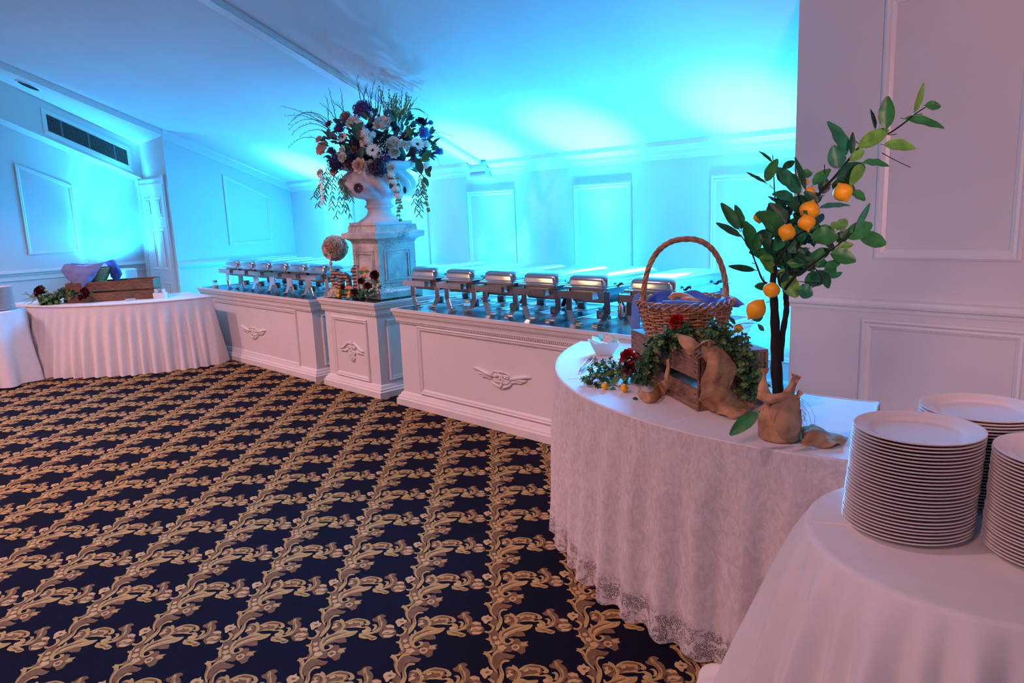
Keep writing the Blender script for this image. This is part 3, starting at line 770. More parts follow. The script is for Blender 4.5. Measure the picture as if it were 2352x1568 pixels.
PEONY = ((5, .04, .50, .10, -.3, .46), (6, .12, .60, .32, -.5, .60), (7, .20, .70, .58, -.6, .66), (8, .26, .78, .88, -.7, .72), (9, .30, .82, 1.18, -.6, .74), (9, .32, .84, 1.45, -.4, .76))
ROSE = ((3, .02, .85, .05, -.25, .50), (4, .10, .88, .16, -.22, .72), (5, .18, .86, .32, -.10, .82), (5, .26, .82, .55, .15, .86), (5, .30, .76, .85, .5, .84))
def proto_rose(rnd, layers=ROSE):
    b = MB()
    for li, (n, base, L_, tilt, curl, w) in enumerate(layers):
        for k in range(n):
            add_petal(b, L_ * rnd.uniform(.92, 1.06), w, curl, .16, base, tilt + rnd.uniform(-.07, .07), 2 * pi * (k + .5 * (li % 2)) / n + rnd.uniform(-.1, .1), ruf=.045, ph=rnd.uniform(0, 6))
    return b
def proto_daisy(rnd, n=21):
    b = MB()
    for k in range(n): add_petal(b, .95, .30, .35, .05, .12, 1.2 + .1 * (k % 2), 2 * pi * k / n + rnd.uniform(-.05, .05), nu=2, nv=3, slim=True)
    return b
def proto_cluster(rnd, n=58, sq_=.85):
    b = MB()
    for i in range(n):
        z = 1 - 1.6 * (i + .5) / n; r = math.sqrt(max(0, 1 - z * z)); th = i * 2.39996
        nn = Vector((r * cos(th), r * sin(th), z)).normalized(); c = Vector((r * cos(th), r * sin(th), z * sq_)) * rnd.uniform(.80, .95)
        nn = (nn + Vector((rnd.uniform(-.35, .35), rnd.uniform(-.35, .35), rnd.uniform(-.35, .35)))).normalized()
        t1 = nn.orthogonal().normalized(); t2 = nn.cross(t1); a0 = rnd.uniform(0, 2)
        for k in range(5):
            a = a0 + k * 2 * pi / 5; d = t1 * cos(a) + t2 * sin(a); e = t1 * -sin(a) + t2 * cos(a)
            b.add([c + nn * -.02, c + d * .08 + e * .06 + nn * .01, c + d * .17 + e * .055 + nn * .04, c + d * .21 + nn * .05, c + d * .17 - e * .055 + nn * .04, c + d * .08 - e * .06 + nn * .01], [(0, 1, 2, 3), (0, 3, 4, 5)])
    b.lathe([(.02, -.55), (.5, -.45), (.74, 0), (.58, .45), (.02, .66)], n=10)
    return b
rnd = random.Random(3)
PROTO = {}
def proto(kind, m):
    key = (kind, m.name)
    if key not in PROTO:
        f = {'rose': proto_rose, 'daisy': proto_daisy, 'cluster': proto_cluster,
             'peony': lambda r: proto_rose(r, PEONY)}[kind]
        o = f(rnd).build(kind, m, None, True)
        PROTO[key] = o.data; bpy.data.objects.remove(o)
    return PROTO[key]
def flower(name, kind, m, P, r, d, parent, roll=0.0, zs=1.0, label=None):
    o = bpy.data.objects.new(name, proto(kind, m)); COL.objects.link(o)
    q = Vector(d).normalized().to_track_quat('Z', 'Y')
    Mx = Matrix.Translation(P) @ q.to_matrix().to_4x4() @ Matrix.Rotation(roll, 4, 'Z') @ Matrix.Diagonal((r, r, r * zs, 1))
    if parent is not None:
        o.parent = parent; root = parent
        while root.parent: root = root.parent
        Mx = base_matrix(root).inverted() @ Mx
    o.matrix_local = Mx
    if label: o['label'] = label
    return o
def leafblade(b, P, d, n, L_, w, curl=.3, nu=2, nv=4, mi=0):
    d = Vector(d).normalized(); n = Vector(n); n = (n - d * n.dot(d)); n = n.normalized() if n.length > 1e-6 else d.orthogonal().normalized()
    s = d.cross(n); vs = []
    for j in range(nv + 1):
        v = j / nv; ww = w * max(.04, sin(pi * min(1, .06 + .94 * v)) ** .8)
        for i in range(nu + 1):
            u = i / nu * 2 - 1
            vs.append(P + d * (L_ * v) + s * (u * ww / 2) + n * (-curl * L_ * v * v * .5 + abs(u) * ww * .14))
    k = nu + 1
    b.add(vs, [(j * k + i, j * k + i + 1, (j + 1) * k + i + 1, (j + 1) * k + i) for j in range(nv) for i in range(nu)], mi)

# the big arrangement in the urn: axis depth 6.16 m
DA = FW.dot(Vector((UX, UY, 1.9)) - Vector((0, 0, 1.5)))
def U(a, bb, dd=0.0): return at(640 + a / 3.733, 160 + bb / 3.733, DA + dd)
PXM = DA / 1680 / 3.733                       # metres per crop pixel there
arr = thing('flower_arrangement', 'huge arrangement of white and purple flowers, twigs and trailing vines in the stone urn', 'flower arrangement', (UX, UY, UZ + .47))
CEN = U(880, 760)
def fl_dir(P, up=.25):
    d = (P - CEN); d = d.normalized() * .8 - FW * .8 + Vector((0, 0, up)); return d
FLW = [('peony', 'peony', M_WFLOW, 895, 475, 80, -.20), ('peony', 'peony', M_WFLOW, 640, 460, 62, -.22), ('peony', 'peony', M_WFLOW, 985, 640, 62, -.30), ('peony', 'peony', M_WFLOW, 990, 715, 50, -.30),
 ('peony', 'peony', M_PINK, 380, 680, 62, -.12), ('peony', 'peony', M_PINK, 350, 600, 34, -.1), ('peony', 'daisy', M_WFLOW, 1190, 640, 62, -.26), ('peony', 'peony', M_WFLOW, 550, 755, 42, -.30), ('rosebud', 'rose', M_WFLOW, 550, 690, 34, -.30),
 ('peony', 'peony', M_WFLOW, 965, 840, 36, -.34), ('daisy', 'daisy', M_WFLOW, 548, 580, 50, -.26), ('daisy', 'daisy', M_WFLOW, 805, 690, 58, -.36),
 ('hydrangea', 'cluster', M_PURP, 715, 340, 88, -.05), ('hydrangea', 'cluster', M_PURP, 520, 505, 50, -.15), ('hydrangea', 'cluster', M_NAVY, 490, 805, 76, -.26), ('hydrangea', 'cluster', M_PLUM, 850, 840, 80, -.34),
 ('dahlia', 'rose', M_NAVY, 1215, 460, 56, -.12), ('dahlia', 'cluster', M_PLUM, 1150, 700, 46, -.32), ('dahlia', 'cluster', M_NAVY, 1155, 757, 32, -.32), ('delphinium', 'cluster', M_BLUEF, 1245, 545, 58, -.15), ('delphinium', 'cluster', M_BLUEF, 1380, 700, 36, -.1), ('delphinium', 'cluster', M_BLUEF, 1305, 455, 26, -.05),
 ('hydrangea', 'cluster', M_PLUM, 1090, 575, 56, -.2), ('hydrangea', 'cluster', M_NAVY, 1010, 515, 44, -.15), ('dried_hydrangea', 'cluster', M_RUST, 575, 405, 54, -.08), ('dried_flower', 'rose', M_RUST, 440, 475, 42, -.1), ('dried_flower', 'rose', M_RUST, 650, 690, 36, -.30),
 ('dahlia', 'daisy', M_PLUM, 685, 1015, 46, -.36), ('peony', 'peony', M_PINK, 700, 825, 60, -.34), ('peony', 'peony', M_PINK, 480, 870, 42, -.2), ('peony', 'peony', M_WFLOW, 365, 890, 40, -.12), ('stock', 'cluster', M_WFLOW, 690, 480, 52, -.28), ('stock', 'cluster', M_WFLOW, 735, 545, 48, -.32), ('stock', 'cluster', M_WFLOW, 765, 610, 42, -.34), ('hydrangea', 'cluster', M_PLUM, 620, 800, 60, -.28), ('hydrangea', 'cluster', M_PURP, 920, 760, 50, -.3),
 ('stock', 'cluster', M_WFLOW, 800, 560, 30, -.3), ('stock', 'cluster', M_WFLOW, 1265, 650, 44, -.2), ('hydrangea', 'cluster', M_NAVY, 800, 500, 60, -.1), ('hydrangea', 'cluster', M_NAVY, 900, 640, 70, -.14), ('stock', 'cluster', M_WFLOW, 1265, 830, 42, -.2), ('peony', 'peony', M_WFLOW, 1075, 640, 30, -.3)]
for nm, kd, m, a, bb, r, dd in FLW:
    P = U(a, bb, dd); o = flower(nm, kd, m, P, r * PXM, fl_dir(P), arr, rnd.uniform(0, 6))
    if kd == 'daisy' and m is M_WFLOW: flower('flower_centre', 'cluster', M_CENTRE, P + fl_dir(P).normalized() * .004, r * PXM * .2, fl_dir(P), arr)
for i in range(44):
    th = rnd.uniform(0, 2 * pi); rr = math.sqrt(rnd.random()) * .95
    a = 860 + 470 * rr * cos(th); bb = 640 + 240 * rr * sin(th)
    P = U(a, bb, -.30 * math.sqrt(1 - rr * rr)); m = rnd.choice((M_WFLOW, M_WFLOW, M_PURP, M_NAVY, M_PLUM, M_BLUEF, M_PINK))
    flower('small_blossom', 'cluster', m, P, rnd.uniform(18, 36) * PXM, fl_dir(P), arr, rnd.uniform(0, 6))
b = MB()                                      # filling foliage
for i in range(330):
    th = rnd.uniform(0, 2 * pi); rr = math.sqrt(rnd.random())
    a = 860 + 480 * rr * cos(th); bb = 640 + 270 * rr * sin(th)
    dep_ = rnd.uniform(-.34, .25) * math.sqrt(max(.05, 1 - rr * rr))
    P = U(a, bb, dep_); d = (P - U(870, 830)).normalized() + Vector((rnd.uniform(-.6, .6), rnd.uniform(-.6, .6), rnd.uniform(-.6, .5)))
    leafblade(b, P, d, -FW + Vector((rnd.uniform(-.8, .8), rnd.uniform(-.8, .8), rnd.uniform(-.3, 1))), rnd.uniform(.05, .10), rnd.uniform(.018, .042), .4, mi=rnd.choice((0, 0, 1, 2)))
o = b.build('foliage', [M_DGREEN, M_GREEN, mat('blue_green_leaf', (52, 84, 96), .5, var=.2)], arr, True); o['kind'] = 'stuff'
b = MB(); b.lathe([(.02, .0), (.22, .02), (.26, .12), (.20, .28), (.02, .34)], (UX, UY, UZ + .44), 16); b.build('flower_foam', mat('dark_foam', (16, 30, 26), .9), arr, True)  # foam darkened so its cone doesn't show among the flowers
def arc(p, q, sag, n=10, wob=0.0):
    out = []
    for i in range(n + 1):
        t = i / n; P = p.lerp(q, t) + Vector((0, 0, sag)) * (4 * t * (1 - t))
        if wob: P += Vector((rnd.uniform(-wob, wob), rnd.uniform(-wob, wob), rnd.uniform(-wob, wob)))
        out.append(P)
    return out
TW = [((500, 450), (430, 180)), ((560, 400), (535, 190)), ((500, 440), (385, 310)), ((560, 360), (470, 290)), ((430, 480), (415, 250)), ((710, 280), (668, 80)), ((720, 280), (760, 110)), ((780, 380), (815, 110)), ((800, 400), (745, 150)), ((830, 400), (820, 0)), ((850, 400), (850, 40)), ((870, 400), (880, 80)), ((860, 420), (900, 130)), ((840, 380), (865, 0)), ((810, 400), (780, 180)), ((1060, 460), (1160, 160)), ((1040, 420), (1060, 80)), ((1090, 350), (1095, 210)), ((905, 400), (990, 90)), ((800, 420), (690, 150))]
for (a, bb), (c, d) in TW:
    e_ = U(c, d, rnd.uniform(-.15, .05)); e_.z = min(e_.z, zc(e_.y) - .045)
    P = arc(U(a, bb, -.05), e_, .01, 7, .004)
    b = MB(); b.tube(P, [lerp(.0035, .0014, i / 7) for i in range(8)], 5)
    for k in range(2, 8):
        q = P[k]; b.tube([q, q + Vector((rnd.uniform(-.02, .02), rnd.uniform(-.02, .02), .03))], [.0018, .001], 4)
    b.build('twig', M_TWIG, arr, True)
for a, bb, c, d, sg in ((430, 470, 80, 480, .10), (430, 480, 20, 310, .02), (430, 500, 90, 515, .08), (420, 520, 110, 560, .07), (440, 450, 130, 430, .07), (450, 560, 180, 575, .05), (380, 620, 80, 670, .06), (440, 500, 240, 380, .03), (450, 520, 60, 400, .05), (1290, 560, 1490, 578, .03), (1270, 600, 1410, 595, .02), (1290, 700, 1390, 820, .02), (1110, 350, 1330, 480, .06), (1120, 345, 1290, 400, .03), (900, 590, 1100, 540, .05)):
    P = arc(U(a, bb, -.1), U(c, d, rnd.uniform(-.2, .1)), sg, 10, .003)
    b = MB(); b.tube(P, [lerp(.003, .0012, i / 10) for i in range(11)], 5)
    for k in range(3, 11): q = P[k]; b.tube([q, q + Vector((rnd.uniform(-.025, .025), rnd.uniform(-.02, .02), rnd.uniform(-.005, .025)))], [.0016, .0008], 4)
    b.build('twig', M_TWIG, arr, True)
for i in range(34):
    a0 = rnd.uniform(900, 1060); a1 = a0 + rnd.uniform(-60, 110) * 1.0; y1 = rnd.uniform(120, 300) + (0 if a1 < 1000 else 60)
    P = arc(U(a0, 480, rnd.uniform(-.1, .1)), U(a1, y1, rnd.uniform(-.15, .15)), .005, 9, .003)
    b = MB(); b.tube(P, [.0022] * 10, 4)
    for q in P[2:]:
        for k in range(3): leafblade(b, q, Vector((rnd.uniform(-.5, .5), rnd.uniform(-.5, .5), 1)), -FW, .022, .007, .2, 1, 2)
    b.build('grass_stem', M_LGREEN, arr, True)
def vine(p, q, n, L_, w, m, name, sag=.0, droop=.9, cl=False):
    P = arc(p, q, sag, n, .008); b = MB(); b.tube(P, .0016, 4)
    for k in range(1, n + 1):
        for s in (-1, 1):
            d = RT * s * rnd.uniform(.3, .9) + Vector((0, 0, -droop)) + FW * rnd.uniform(-.4, .4)
            leafblade(b, P[k], d, -FW + Vector((0, 0, .3)), L_ * rnd.uniform(.7, 1.1), w, .3, 1, 3)
    b.build(name, m, arr, True)
for a, bb, c, d in ((460, 860, 330, 1150), (480, 870, 450, 1180), (520, 850, 600, 1230), (540, 880, 495, 1240), (400, 900, 300, 1080), (440, 880, 380, 1120), (560, 900, 560, 1190), (1230, 870, 1160, 1120), (1250, 880, 1210, 1240), (1260, 900, 1180, 1190), (500, 900, 620, 1110), (430, 820, 340, 1000)):
    vine(U(a, bb, -.22), U(c, d, -.16), 9, .055, .010, M_GREEN, 'willow_vine')
for a, bb, c, d in ((970, 860, 1040, 1270), (1230, 900, 1285, 1205), (360, 880, 370, 1150), (1010, 900, 1050, 1180)):
    vine(U(a, bb, -.32), U(c, d, -.30), 12, .026, .020, M_LGREEN if a != 360 else M_WFLOW, 'wisteria_vine')
for a, bb in ((965, 900), (985, 960), (1010, 1020), (1030, 1080)):
    flower('wisteria_blossom', 'cluster', M_WFLOW, U(a, bb, -.33), 34 * PXM, (0, 0, -1), arr)
for a, bb, L_ in ((1190, 760, .13), (1230, 790, .12), (1270, 900, .08), (1240, 920, .08), (1300, 920, .08), (1080, 1000, .06), (960, 1020, .07), (440, 600, .09), (640, 560, .13), (680, 600, .14), (720, 660, .12), (930, 880, .08), (1100, 480, .10), (760, 430, .08)):
    b = MB(); leafblade(b, U(a, bb, -.33), RT * rnd.uniform(-.7, .7) + Vector((0, 0, rnd.choice((-1, .6)))), -FW, L_, L_ * .5, .3, 2, 5); b.build('broad_leaf', rnd.choice((M_DGREEN, M_GREEN)), arr, True)
b = MB()
for i in range(70):
    P = U(rnd.gauss(870, 40), rnd.gauss(680, 60), -.37)
    b.lathe([(.0005, -.004), (.005, 0), (.0005, .004)], P, 5)
o = b.build('babys_breath', M_WFLOW, arr, True); o['kind'] = 'stuff'

# flower ball on a turned stand, on the narrow cabinet
V = lambda a, bb, d: at(720 + a / 7.129, 500 + bb / 7.129, d)
base = onz(720 + 330 / 7.129, 500 + 1290 / 7.129, .787)
M_CREAM = mat('cream_painted_wood', (222, 200, 178), 0.6, var=.05)
top = thing('flower_topiary', 'ball of blush and cream roses on a slim turned stand beside the stone pedestal', 'flower ball', base)
dT = FW.dot(base - Vector((0, 0, 1.5))); pxt = dT / 1680 / 7.129
ball = V(350, 500, dT); rb = 235 * pxt
hz = ball.z - base.z
b = MB(); prof = [(.001, .0), (.05, .0), (.05, .008), (.02, .02), (.012, .04), (.014, .09), (.020, .10), (.012, .115)]
z = .115
while z < hz - .12:
    prof += [(.009, z + .01), (.009, z + .035), (.019, z + .05), (.009, z + .065)]; z += .065
prof += [(.010, hz - .06), (.012, hz - .02)]
b.lathe(prof, base, 14); b.build('turned_stem', M_CREAM, top, True, auto=50)
MB().lathe([(.02, -rb * .75), (rb * .6, -rb * .5), (rb * .75, 0), (rb * .55, rb * .55), (.02, rb * .75)], ball, 14).build('foam_ball', M_PINK, top, True)
n = 30
for i in range(n):
    z = 1 - 2 * (i + .5) / n; r = math.sqrt(1 - z * z); th = i * 2.39996
    d = Vector((r * cos(th), r * sin(th), z))
    m = M_PINK if rnd.random() < .45 else M_WFLOW
    flower('rose', 'peony', m, ball + d * rb * .58, rb * rnd.uniform(.42, .50), d, top, rnd.uniform(0, 6))
b = MB()
for i in range(5):
    p0 = V(360, 1110, dT - .03); q = [V(300, 1180, dT - .05), V(250, 1300, dT - .05), V(400, 1200, dT - .04), V(300, 1120, dT - .05), V(350, 1260, dT - .05)][i]
    b.loft([[p0 + RT * .006, p0 - RT * .006, p0 - RT * .006 - FW * .004, p0 + RT * .006 - FW * .004], [p0.lerp(q, .5) + RT * .02 - FW * .02, p0.lerp(q, .5) - RT * .02 - FW * .02, p0.lerp(q, .5) - RT * .02 - FW * .024, p0.lerp(q, .5) + RT * .02 - FW * .024], [q + RT * .02, q - RT * .02, q - RT * .02 - FW * .004, q + RT * .02 - FW * .004]])
o = b.build('bow', M_CREAM, top)

# marquee numerals in front of the stone pedestal
def stripes(name, c1, c2, sc):
    m = mat(name, c1, .7); nt = m.node_tree; N = nt.nodes; L = nt.links
    tc = N.new('ShaderNodeTexCoord'); w = N.new('ShaderNodeTexWave'); w.bands_direction = 'Z'; w.inputs['Scale'].default_value = sc; w.inputs['Distortion'].default_value = .4
    L.new(tc.outputs['Object'], w.inputs[0]); rp = N.new('ShaderNodeValToRGB'); rp.color_ramp.elements[0].position = .55; rp.color_ramp.elements[1].position = .62
    rp.color_ramp.elements[0].color = (*s2l(tuple(x / 255 for x in c1)), 1); rp.color_ramp.elements[1].color = (*s2l(tuple(x / 255 for x in c2)), 1)
    L.new(w.outputs['Fac'], rp.inputs[0]); L.new(rp.outputs[0], N['Principled BSDF'].inputs['Base Color']); return m
M_STRIPE = stripes('striped_paper', (84, 66, 60), (205, 160, 120), 11)
M_MARQ = mat('grey_board', (96, 92, 96), .7, var=.1)
def numeral(nm, label, x, y, z0, w, h, kind, yaw, dep=.05):
    t = thing(nm, label, 'numeral', (x, y, z0), yaw)
    def oval(rx, rz, cz, n=28): return [(rx * cos(2 * pi * i / n), cz + rz * sin(2 * pi * i / n)) for i in range(n)]
    def ringm(o, i, part):
        b = MB(); n = len(o)
        b.loft([[(p[0], -dep / 2, p[1]) for p in o], [(p[0], dep / 2, p[1]) for p in o]], False)
        b.build('outer_edge', M_MARQ, t, world=False)
        b = MB(); b.loft([[(p[0], -dep / 2, p[1]) for p in i], [(p[0], dep / 2, p[1]) for p in i]], False); b.build('inner_edge', M_STRIPE, t, world=False)
        b = MB()
        for yy in (-dep / 2, dep / 2):
            b.add([(p[0], yy, p[1]) for p in o] + [(p[0], yy, p[1]) for p in i], [(k, (k + 1) % n, n + (k + 1) % n, n + k) for k in range(n)])
        b.build('face', M_STRIPE, t, world=False)
    if kind == '0': ringm(oval(w / 2, h / 2, h / 2), oval(w * .24, h * .33, h / 2), '0')
    elif kind == '9':
        ringm(oval(w / 2, h * .3, h * .7), oval(w * .22, h * .15, h * .7), '9')
        b = MB(); b.prism([(w * .30, h * .5), (w * .5, h * .7), (w * .42, h * .3), (w * .1, 0), (-w * .22, 0), (w * .12, h * .28)], -dep / 2, dep / 2, lambda u, v, q: (u, q, v)); b.build('tail', M_STRIPE, t, world=False)
    else:
        b = MB(); b.prism([(-w * .25, 0), (w * .3, 0), (w * .3, h), (0, h), (-w * .45, h * .86), (-w * .45, h * .78), (-w * .25, h * .84)], -dep / 2, dep / 2, lambda u, v, q: (u, q, v)); b.build('bar', M_STRIPE, t, world=False)
        MB().box((w * .3, -dep / 2 - .002, 0), (w * .3 + .006, dep / 2 + .002, h)).build('bar_side', mat('pale_blue_board', (196, 200, 206), .6), t, world=False)
    return t
numeral('marquee_numeral', 'striped marquee numeral 9, leftmost of the three by the flowers', -5.60, 3.41, .787, .12, .232, '9', .5)
numeral('marquee_numeral', 'striped marquee numeral 0 standing between the 9 and the tall bar', -5.475, 3.40, .787, .115, .22, '0', .5)
numeral('marquee_numeral', 'tall striped marquee bar numeral standing against the stone pedestal', -5.325, 3.415, .787, .075, .285, '1', .45, .03)

# posy along the foot of the pedestal
def rose(name, label, P, r, m, d, grp, kind='rose', sep=True):
    t = thing(name, label, 'flower', P, 0, grp)
    flower('petals', kind, m, P, r, d, t, rnd.uniform(0, 6))
    b = MB(); dn = -Vector(d).normalized()
    for k in range(4): leafblade(b, Vector(P) + dn * r * .1, Vector((cos(k * 1.6), sin(k * 1.6), .1)) + Vector(d) * -.2, d, r * 1.2, r * .5, .4, 1, 3)
    b.build('sepals', M_GREEN, t, True)
    return t
def fv(a, bb, y): # point on the plane y through a crop pixel
    v = V(a, bb, 1.0) - Vector((0, 0, 1.5)); return Vector((0, 0, 1.5)) + v * (y / v.y)
g = 'flowers at the foot of the stone pedestal'
for a, bb, r, m, kd, lab, yy in ((1005, 940, .040, M_DRED, 'peony', 'dark red flower highest at the pedestal corner, right of the orange one', 3.40), (785, 1040, .034, M_DRED, 'rose', 'dark red rose below the upper orange flower', 3.38), (890, 1120, .036, M_DRED, 'rose', 'dark red rose right of the numeral 0, above the leaves', 3.37),
    (495, 1150, .030, M_DRED, 'rose', 'dark red rose at the foot of the numeral 9, above the lemons', 3.37), (675, 1215, .036, M_DRED, 'rose', 'dark red rose at the foot of the numeral 0', 3.35),
    (830, 880, .048, M_ORANGE, 'daisy', 'orange daisy highest on the tall striped bar', 3.40), (580, 1180, .040, M_ORANGE, 'daisy', 'orange daisy between the two low dark red roses', 3.35)):
    rose('dark_red_rose' if m is M_DRED else 'orange_daisy', lab, fv(a, bb, yy), r, m, (.62, -.75, .25), g, kd)
def lemon(P, r, label, d=(0, 0, 1), el=1.15, parent=None, grp=None, name='lemon'):
    prof = [(.001, -1.18), (.10, -1.12), (.30, -.95), (.66, -.70), (.92, -.32), (1.0, 0), (.92, .34), (.68, .70), (.34, .95), (.16, 1.08), (.10, 1.22), (.001, 1.27)]
    b = MB(); b.lathe([(a * r, z * r * el * .9) for a, z in prof], n=20)
    q = Vector(d).to_track_quat('Z', 'Y').to_matrix().to_4x4()
    b.v = [tuple(q @ Vector(p)) for p in b.v]
    if parent is not None:
        o = b.build(name, M_LEMON, None, True); o.parent = parent; o.location = base_matrix(parent).inverted() @ Vector(P)
        return o
    o = b.build(name, M_LEMON, None, True); o.location = P
    return tag(o, label, 'lemon', grp)
for a, bb, lab in ((420, 1205, 'small yellow lemon, upper one at the stand of the flower ball'), (415, 1275, 'small yellow lemon, lower one beside the bow of the flower ball'), (588, 1290, 'small yellow lemon under the low orange daisy')):
    lemon(fv(a, bb, 3.35), .021, lab, (.6, .5, .3), 1.0, None, 'lemons in the pedestal posy')
b = MB(); pg = thing('posy_greenery', 'dark green leaves spread between the pedestal flowers and lemons', 'greenery', (-5.42, 3.37, .787))
for i in range(150):
    P = fv(rnd.uniform(400, 1000), rnd.uniform(1190, 1320), rnd.uniform(3.35, 3.44)); P.z = max(P.z, .797)
    leafblade(b, P, Vector((rnd.uniform(-1, 1), rnd.uniform(-1, .3), rnd.uniform(0, .9))), Vector((rnd.uniform(-.5, .5), -.6, 1)), rnd.uniform(.03, .05), .018, .3, 1, 3)
for i in range(40):
    P = fv(rnd.uniform(820, 1080), rnd.uniform(1020, 1250), rnd.uniform(3.39, 3.44))
    leafblade(b, P, Vector((rnd.uniform(-1, 1), rnd.uniform(-1, .3), rnd.uniform(-.5, .9))), Vector((rnd.uniform(-.5, .5), -.8, .5)), rnd.uniform(.03, .05), .02, .3, 1, 3)
o = b.build('leaves', M_GREEN, pg, True); o['kind'] = 'stuff'
# ------------------------------------------------------------------ curved table with lace cloth
M_LACEC = mat('lace_over_cloth', (222, 212, 208), 0.9, var=0.06, vscale=26, bump=0.6, bscale=140, sheen=0.2)
def lace_mat():
    m = mat('lace', (230, 222, 220), 0.9, bump=0.3, bscale=300)
    nt = m.node_tree; N = nt.nodes; L = nt.links; b = N['Principled BSDF']
    tc = N.new('ShaderNodeTexCoord')
    v = N.new('ShaderNodeTexVoronoi'); v.feature = 'DISTANCE_TO_EDGE'; v.inputs['Scale'].default_value = 190
    n = N.new('ShaderNodeTexNoise'); n.inputs['Scale'].default_value = 26; n.inputs['Detail'].default_value = 3; n.inputs['Distortion'].default_value = 1.2
    for q in (v, n): L.new(tc.outputs['Object'], q.inputs[0])
    net = N.new('ShaderNodeMath'); net.operation = 'LESS_THAN'; net.inputs[1].default_value = 0.10
    L.new(v.outputs['Distance'], net.inputs[0])
    mo = N.new('ShaderNodeValToRGB'); mo.color_ramp.elements[0].position = .50; mo.color_ramp.elements[1].position = .56
    L.new(n.outputs[0], mo.inputs[0])
    mx = N.new('ShaderNodeMath'); mx.operation = 'MAXIMUM'; L.new(net.outputs[0], mx.inputs[0]); L.new(mo.outputs[0], mx.inputs[1])
    sc = N.new('ShaderNodeMath'); sc.operation = 'MULTIPLY_ADD'; sc.inputs[1].default_value = .70; sc.inputs[2].default_value = .14
    L.new(mx.outputs[0], sc.inputs[0])
    sx = N.new('ShaderNodeSeparateXYZ'); L.new(tc.outputs['Object'], sx.inputs[0])
    mr = N.new('ShaderNodeMapRange'); mr.inputs['From Min'].default_value = .09; mr.inputs['From Max'].default_value = .15; mr.inputs['To Min'].default_value = 0; mr.inputs['To Max'].default_value = .80
    L.new(sx.outputs['Z'], mr.inputs['Value'])
    m2 = N.new('ShaderNodeMath'); m2.operation = 'MAXIMUM'; L.new(mr.outputs[0], m2.inputs[0]); L.new(sc.outputs[0], m2.inputs[1])
    L.new(m2.outputs[0], b.inputs['Alpha'])
    mp = N.new('ShaderNodeMapping'); mp.inputs['Scale'].default_value = (1, 1, .5); L.new(tc.outputs['Object'], mp.inputs[0])
    n2 = N.new('ShaderNodeTexNoise'); n2.inputs['Scale'].default_value = 34; n2.inputs['Detail'].default_value = 8; n2.inputs['Roughness'].default_value = .7; n2.inputs['Distortion'].default_value = 1.5
    L.new(mp.outputs[0], n2.inputs[0])
    rp = N.new('ShaderNodeValToRGB'); rp.color_ramp.elements[0].position = .36; rp.color_ramp.elements[0].color = (*s2l((.83, .80, .79)), 1); rp.color_ramp.elements[1].position = .62; rp.color_ramp.elements[1].color = (*s2l((.94, .91, .90)), 1)
    L.new(n2.outputs[0], rp.inputs[0]); L.new(rp.outputs[0], b.inputs['Base Color'])
    bp = N.new('ShaderNodeBump'); bp.inputs['Strength'].default_value = .5; bp.inputs['Distance'].default_value = .005
    L.new(n2.outputs[0], bp.inputs['Height']); L.new(bp.outputs[0], b.inputs['Normal'])
    return m
M_LACE = lace_mat()
TZ = .765
CS = (-1.12, 3.45)
def serp_outline(c, ro, ri, a0, a1, n=80, m=14):
    out = []
    for i in range(n + 1):
        a = radians(lerp(a0, a1, i / n)); out.append((c[0] + ro * cos(a), c[1] + ro * sin(a)))
    p, q = out[-1], (c[0] + ri * cos(radians(a1)), c[1] + ri * sin(radians(a1)))
    for i in range(1, m): out.append((lerp(p[0], q[0], i / m), lerp(p[1], q[1], i / m)))
    for i in range(n // 2 + 1):
        a = radians(lerp(a1, a0, i / (n // 2))); out.append((c[0] + ri * cos(a), c[1] + ri * sin(a)))
    p, q = out[-1], out[0]
    for i in range(1, m): out.append((lerp(p[0], q[0], i / m), lerp(p[1], q[1], i / m)))
    return out
def skirt(b, outline, z0, z1, amp, off, rough=60, nv=16, wl=.16, seed=0, flare=.02, hem=0.0):
    n = len(outline); L_ = [0]
    for i in range(1, n + 1): L_.append(L_[-1] + math.dist(outline[i - 1], outline[i % n]))
    tot = L_[-1]; N = int(tot / .012)
    def at_(s):
        s %= tot; k = 0
        lo, hi = 0, n
        while hi - lo > 1:
            md = (lo + hi) // 2
            if L_[md] <= s: lo = md
            else: hi = md
        t = (s - L_[lo]) / max(1e-9, L_[lo + 1] - L_[lo]); p, q = outline[lo], outline[(lo + 1) % n]
        return Vector((lerp(p[0], q[0], t), lerp(p[1], q[1], t), 0))
    P = [at_(tot * i / N) for i in range(N)]
    T = [(P[(i + 3) % N] - P[i - 3]).normalized() for i in range(N)]
    rings = []
    for j in range(nv + 1):
        v = j / nv; z = lerp(z1, z0, v); ring = []
        for i in range(N):
            s = tot * i / N; nn = Vector((T[i].y, -T[i].x, 0))
            f = sin(2 * pi * s / wl + 2.2 * noise.noise((s * 3.1, seed, 0)) + .5 * v) * .6 + noise.noise((s * 9, v * 1.2, seed)) * .7
            d = off + smoothstep(v * 3.0) * amp * (.35 + .65 * v) * f + flare * v
            zz = z + (hem * v ** 6 * sin(2 * pi * s / .075) if hem else 0)
            q = P[i] + nn * d; ring.append((q.x, q.y, zz))
        rings.append(ring)
    b.loft(rings, False)
st = thing('serpentine_table', 'curved buffet table in white cloth and lace skirt, under the crate and lemon tree', 'table', (-1.9, 2.5, 0))
ol = serp_outline(CS, 1.475, .80, 197, 287)
b = MB(); skirt(b, ol, .11, TZ - .004, .030, 0, seed=1, wl=.15); b.build('underskirt', M_CLOTH, st, True)
b = MB(); skirt(b, ol, .010, TZ - .001, .034, .009, seed=1, wl=.15, flare=.028, hem=.006); o = b.build('lace_skirt', M_LACE, st, True); o['label'] = 'sheer white lace overlay with scalloped hem'
